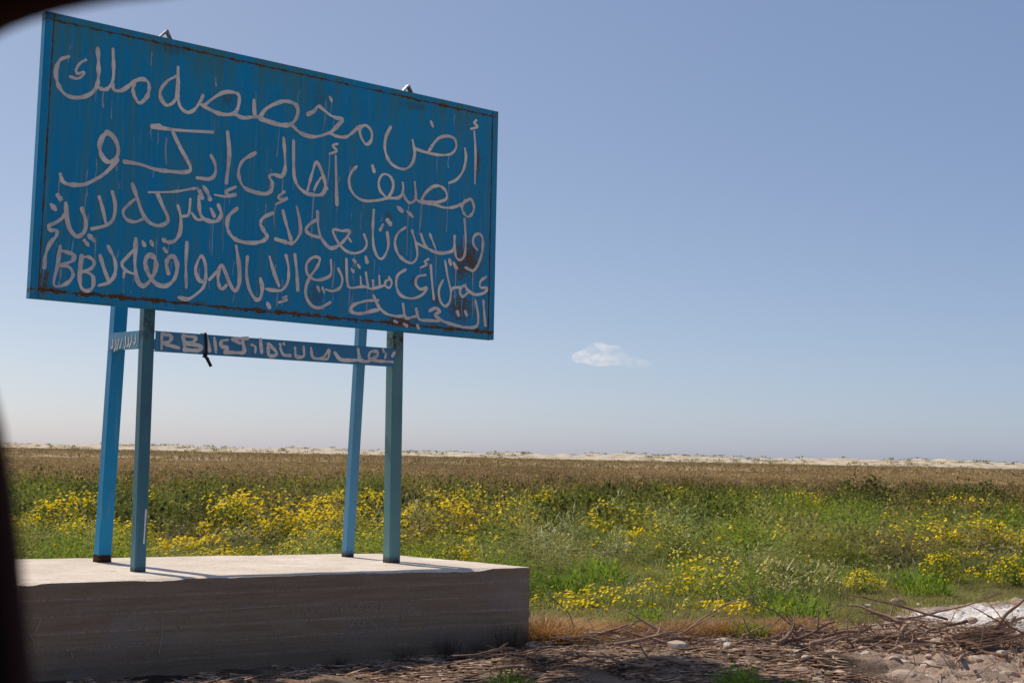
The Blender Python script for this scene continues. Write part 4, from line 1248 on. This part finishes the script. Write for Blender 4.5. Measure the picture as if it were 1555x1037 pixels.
for k in range(3500):
    x, y = rr.uniform(-2, 7.5), rr.uniform(10.2, 17.8)
    if y > float(edge(x)) or (x < .3 and y > 11.2): continue
    s = rr.uniform(.006, .02); z = float(ground_z(x, y))
    q = [bm.verts.new((x + s * rr.uniform(.5, 1.3) * math.cos(a), y + s * rr.uniform(.5, 1.3) * math.sin(a), z)) for a in (0, 1.5, 3.1, 4.6)]
    t_ = bm.verts.new((x + rr.uniform(-.3, .3) * s, y, z + s * rr.uniform(.4, 1)))
    for j in range(4): bm.faces.new((q[j], q[(j + 1) % 4], t_))
tag(from_bm('gravel', bm, M_ST), 'loose crumbs of soil and gravel on the bare ground', 'gravel', kind='stuff')

# ------------------------------------------------------------------ plants one can point at
def plant(name, foliage, flowers, stems, x, y, s, label, cat, group, rz=0.0, fm=None):
    e_ = empty(name, (x, y, float(ground_z(x, y)) - .02), rz); e_.scale = (s, s, s)
    tag(e_, label, cat, group)
    for nm, me in (('foliage', foliage), ('flowers', flowers), ('stems', stems)):
        if me is None: continue
        o = bpy.data.objects.new(nm, me); C.objects.link(o); o.parent = e_
        if nm == 'flowers': o['kind'] = 'stuff'
    return e_
def mesh_of(part, m, nm):
    V, T, c = part
    return np_mesh(nm, V, T, c, m, link=False)
r = np.random.default_rng(12)
YB = []
for i in range(4):
    YB.append((mesh_of(paint(leaves(900, .46, .55, .07, .028, r, .5, .5), (.16, .215, .05)), M_LEAF, 'foliage'),
               mesh_of(paint(discs(190, .47, .60, .024, r, 6), YEL), M_PETAL, 'flowers'),
               mesh_of(paint(twigs(50, .42, .54, .004, r), (.13, .15, .06)), M_LEAF, 'stems')))
for i, (x, y, s, lb) in enumerate([(-5.45, 28.2, 1.25, 'dome shaped yellow flowering bush between the left pair and the right pair of legs'), (.85, 36, 1.25, 'yellow topped bush standing highest right of the sign legs'),
        (-7.1, 23.6, .9, 'yellow flowering bush left of the far left leg'), (-6.1, 23.4, .9, 'yellow flowering bush seen between the two left legs'), (-1.9, 30.5, 1.1, 'yellow flowering bush seen between the two right legs'),
        (-.75, 20.6, .7, 'yellow flowering bush just behind the base near the right legs'), (6.4, 21.2, .75, 'broad yellow flowering bush above the white sand'), (7.3, 20.6, .8, 'yellow flowering bush at the right edge of the picture'),
        (-4.0, 25.4, .9, 'yellow flowering bush right of the dome shaped one'), (-2.9, 23.2, .8, 'yellow flowering bush just left of the far right leg'), (8.4, 27.2, .8, 'yellow flowering bush farther back at the right'), (4.75, 19.2, .55, 'small yellow flowering bush left of the broad one')]):
    f, b, st = YB[i % 4]
    plant('flowering_bush', f, b, st, x, y, s, lb, 'flowering bush', 'yellow flowering bushes', i * 1.1)
DB = []
for i in range(4):
    DB.append((mesh_of(paint(leaves(1700, .65, .8, .07, .035, r, .3, .45), (.085, .095, .03)), M_LEAF, 'foliage'),
               mesh_of(paint(twigs(70, .6, .82, .008, r), (.12, .085, .05)), M_DRY, 'stems')))
for i, (x, y, s, lb) in enumerate([(-8.6, 27.5, 1.0, 'dark green shrub at the left behind the base'), (-9.1, 31, 1.1, 'dark shrub farther back at the far left'), (-7.2, 33.5, 1.1, 'dark olive shrub behind the left legs'), (-5.4, 37, 1.2, 'dark olive shrub left of centre between the legs'),
        (-3.6, 41, 1.3, 'dark shrub behind the far right leg'), (-.6, 42, 1.1, 'brownish dark shrub right of the near right leg'), (6.9, 46.5, 1.25, 'tall dark shrub standing up against the brown plain'), (8.4, 46.0, 1.25, 'green shrub right of the tall dark one'),
        (12.3, 49, 1.9, 'broad dark shrub mass at the right'), (13.9, 48, 1.7, 'dark shrub right of the broad mass'), (16.2, 50, 1.8, 'dark shrub near the right edge before the plain'), (3.0, 50, .9, 'small round dark shrub alone on the plain'), (3.9, 20.0, .45, 'low dark green tuft among the seeding grass'),
        (-11.0, 37, 1.3, 'dark shrub at the extreme left before the plain'), (1.6, 49, .8, 'small dark shrub left of the round one'), (10.6, 52, 1.0, 'dark shrub between the tall one and the broad mass'), (11.4, 47, 1.3, 'dark olive shrub at the left foot of the broad mass'), (15.0, 47, 1.4, 'dark bush in front of the shrub near the right edge'), (-6.3, 30, .9, 'small dark shrub between the left legs and the dome shaped bush'), (-10, 29, 1.1, 'dark green shrub half hidden by the window frame')]):
    f, st = DB[i % 4]
    plant('dark_shrub', f, None, st, x, y, s, lb, 'shrub', 'dark shrubs before the plain', i * 1.7).scale = (s * 1.3, s * 1.3, s * .78)
GB = []
for i in range(3):
    GB.append((mesh_of(join(paint(leaves(300, .28, .22, .055, .024, r, .7, .4), (.20, .30, .03)), paint(blades(120, .27, .24, .008, r, 1.0), (.22, .30, .06))), M_LEAF, 'foliage'),))
for i, (x, y, s, lb) in enumerate([(2.35, 13.95, .75, 'bright green tuft at the edge of the bare ground'), (1.78, 10.95, .75, 'green tuft in the shade at the bottom of the picture'), (2.2, 10.8, .6, 'sunlit green tuft at the bottom right of the shadow'), (.03, 10.95, .7, 'dark green tuft at the bottom before the base corner'),
        (1.2, 19.3, 1.6, 'bright green leafy mound right of the base'), (.75, 18.2, 1.2, 'lush green clump beside the base'), (3.1, 15.7, 1.5, 'large green tuft with dark hollow in the grass'), (1.45, 14.9, .9, 'green leafy tuft under the nearest yellow flowers'),
        (5.5, 19.0, 1.4, 'fresh green tussock above the stones'), (2.7, 21, 1.4, 'green mound in the seeding grass'), (-8.2, 21.5, 1.6, 'bright green clump at the far left behind the base'), (-7.3, 20.3, 1.3, 'bright green clump beside the far left leg')]):
    plant('green_tuft', GB[i % 3][0], None, None, x, y, s, lb, 'plant', 'green tufts', i * 2.1)
DW = [mesh_of(join(paint(blades(70, .16, .34, .007, r, .9), (.13, .085, .05)), paint(twigs(22, .2, .36, .003, r), (.10, .065, .045))), M_DRY, 'foliage') for _ in range(3)]
for i, (a, s, lb) in enumerate([(3.2, .8, 'dry weed against the shaded front of the base, leftmost'), (3.65, 1.1, 'tall dry weed against the shaded front of the base near the middle'), (3.95, .7, 'short dry weed right of the tall one at the foot of the base'), (4.3, 1.2, 'tall dry weed at the foot of the base near its right corner'), (2.6, .6, 'small dry weed at the foot of the base, far from the corner')]):
    p = Vector((SL[0].x, SL[0].y, 0)) + SF_D * a + SF_N * .14
    plant('dry_weed', DW[i % 3], None, None, p.x, p.y, s * .7, lb, 'weed', 'dry weeds along the base', i * 1.9)
def reed(r):
    n = 26
    st = twigs(n, .5, 1.0, .006, r)
    bl = leaves(110, .5, .95, .26, .022, r, .1, .4)
    return paint(st, (.24, .26, .14)), paint(bl, (.60, .63, .44))
RD = []
for i in range(3):
    a, b = reed(r); RD.append((mesh_of(b, M_LEAF, 'foliage'), mesh_of(a, M_LEAF, 'stems')))
for i, (x, y, s, lb) in enumerate([(-1.9, 30, 1.0, 'pale leaved reed clump right beside the near right leg'), (2.4, 33, 1.1, 'tallest pale reed clump in the middle of the herbs'), (1.3, 29, .8, 'pale reed clump left of the tallest one'), (3.4, 31, .9, 'pale reed clump right of the tallest one'),
        (7.3, 41, 1.0, 'pale reeds in front of the tall dark shrub'), (.7, 24, .8, 'pale reeds just behind the base corner'), (3.2, 26.5, .8, 'pale reeds in the middle of the herb field'), (4.4, 34, .9, 'pale reeds behind the seeding grass'), (1.9, 25, .7, 'small pale reeds above the green mound')]):
    plant('reed_clump', RD[i % 3][0], None, RD[i % 3][1], x, y, s * .8, lb, 'reeds', 'pale reed clumps', i * 2.3)

# ------------------------------------------------------------------ cloud
bm = bmesh.new()
rr = random.Random(8)
for x, y, z, a, b in ((140, 0, 184, 26, 15), (160, 6, 195, 26, 17), (184, 0, 193, 24, 15), (125, 5, 182, 18, 12), (205, 8, 180, 36, 13), (165, 0, 178, 42, 12), (232, 0, 173, 30, 10)):
    g = bmesh.ops.create_icosphere(bm, subdivisions=2, radius=1)
    for v in g['verts']: v.co = Vector((v.co.x * a + x, v.co.y * a * .7 + y + 2600, v.co.z * b + z))
clm = bpy.data.materials.new('cloud_vapour'); clm.use_nodes = True; cn = clm.node_tree; cn.nodes.clear()
co = cn.nodes.new('ShaderNodeOutputMaterial'); pv = cn.nodes.new('ShaderNodeVolumePrincipled')
ctc = cn.nodes.new('ShaderNodeTexCoord'); csp = cn.nodes.new('ShaderNodeSeparateXYZ'); cn.links.new(ctc.outputs['Object'], csp.inputs[0]); cx3 = csp.outputs[0]
cno = noise(cn, coords(cn, (.05, .05, .07)), 1.0, 5, .6)
cn.links.new(math_(cn, 'MULTIPLY', mapr(cn, cno, .38, .72, 0, .045), mapr(cn, cx3, 150, 225, 1, .22)), pv.inputs['Density'])
pv.inputs['Color'].default_value = (1, 1, 1, 1); pv.inputs['Anisotropy'].default_value = .3
cn.links.new(pv.outputs[0], co.inputs['Volume'])
cloud = from_bm('cloud', bm, clm)
md = cloud.modifiers.new('merge', 'REMESH'); md.mode = 'VOXEL'; md.voxel_size = 4.0
tag(cloud, 'single small white cloud low in the blue sky', 'cloud')

# ------------------------------------------------------------------ the car window the picture was taken through
WIN = [(-0.1375, 1.9185), (-0.151, 1.9167), (-0.1644, 1.9139), (-0.1765, 1.9109), (-0.1862, 1.9077), (-0.1934, 1.9047), (-0.203, 1.8995), (-0.2098, 1.8886), (-0.2126, 1.8724), (-0.209, 1.8354), (-0.1998, 1.7989), (-0.1917, 1.7737), (-0.186, 1.7557), (-0.1814, 1.7343), (-0.177, 1.7083), (-0.1737, 1.6848), (-0.1706, 1.6646), (-0.166, 1.6384), (-0.1528, 1.6065), (-0.1192, 1.5889), (-0.0371, 1.5838), (0.1968, 1.5886), (0.3026, 1.6044), (0.3274, 1.6487), (0.3291, 1.8766), (0.3108, 1.9262), (0.2496, 1.9527), (0.1011, 1.9571), (-0.0223, 1.9417), (-0.0959, 1.9262)]
M_TRIM, _, tp = mat('black_trim', (.0035, .003, .003), .9, .05)
M_SEAL, _, sp2 = mat('rubber_seal', (.03, .013, .011), .85, .1)
car = empty('car_window_frame', (.05, .52, 0)); tag(car, 'black frame of an open car window close by at the left and top edges', 'car window frame')
def ring(bm, loop, profile):
    """profile: [(outward, y)] swept round the loop"""
    n = len(loop); cen = Vector((sum(p[0] for p in loop) / n, sum(p[1] for p in loop) / n)); rows = []
    for i, p in enumerate(loop):
        a, b = Vector(loop[i - 1]), Vector(loop[(i + 1) % n]); t = (b - a).normalized(); nn = Vector((t.y, -t.x))
        if nn.dot(Vector(p) - cen) < 0: nn = -nn
        rows.append([bm.verts.new((p[0] + nn.x * o - .05, y, p[1] + nn.y * o)) for o, y in profile])
    k = len(profile)
    for i in range(n):
        for j in range(k):
            bm.faces.new((rows[i][j], rows[i][(j + 1) % k], rows[(i + 1) % n][(j + 1) % k], rows[(i + 1) % n][j]))
    bmesh.ops.recalc_face_normals(bm, faces=bm.faces)
bm = bmesh.new(); ring(bm, WIN, [(.0055, -.030), (.006, .020), (.012, .032), (.085, .034), (.085, -.032), (.012, -.034)])
from_bm('window_surround', bm, M_TRIM, car, True)
bm = bmesh.new(); ring(bm, WIN, [(0, -.004), (.0, .004), (.0058, .010), (.0058, -.010)])
from_bm('rubber_seal', bm, M_SEAL, car, True)
bm = bmesh.new()
g = bmesh.ops.create_cube(bm, size=1)
for v in g['verts']: v.co = Vector((v.co.x * 1.0 + .03, v.co.y * .05, v.co.z * .95 + 1.02))
bmesh.ops.bevel(bm, geom=bm.edges[:], offset=.015, segments=3, affect='EDGES')
from_bm('door_panel', bm, M_TRIM, car, True)
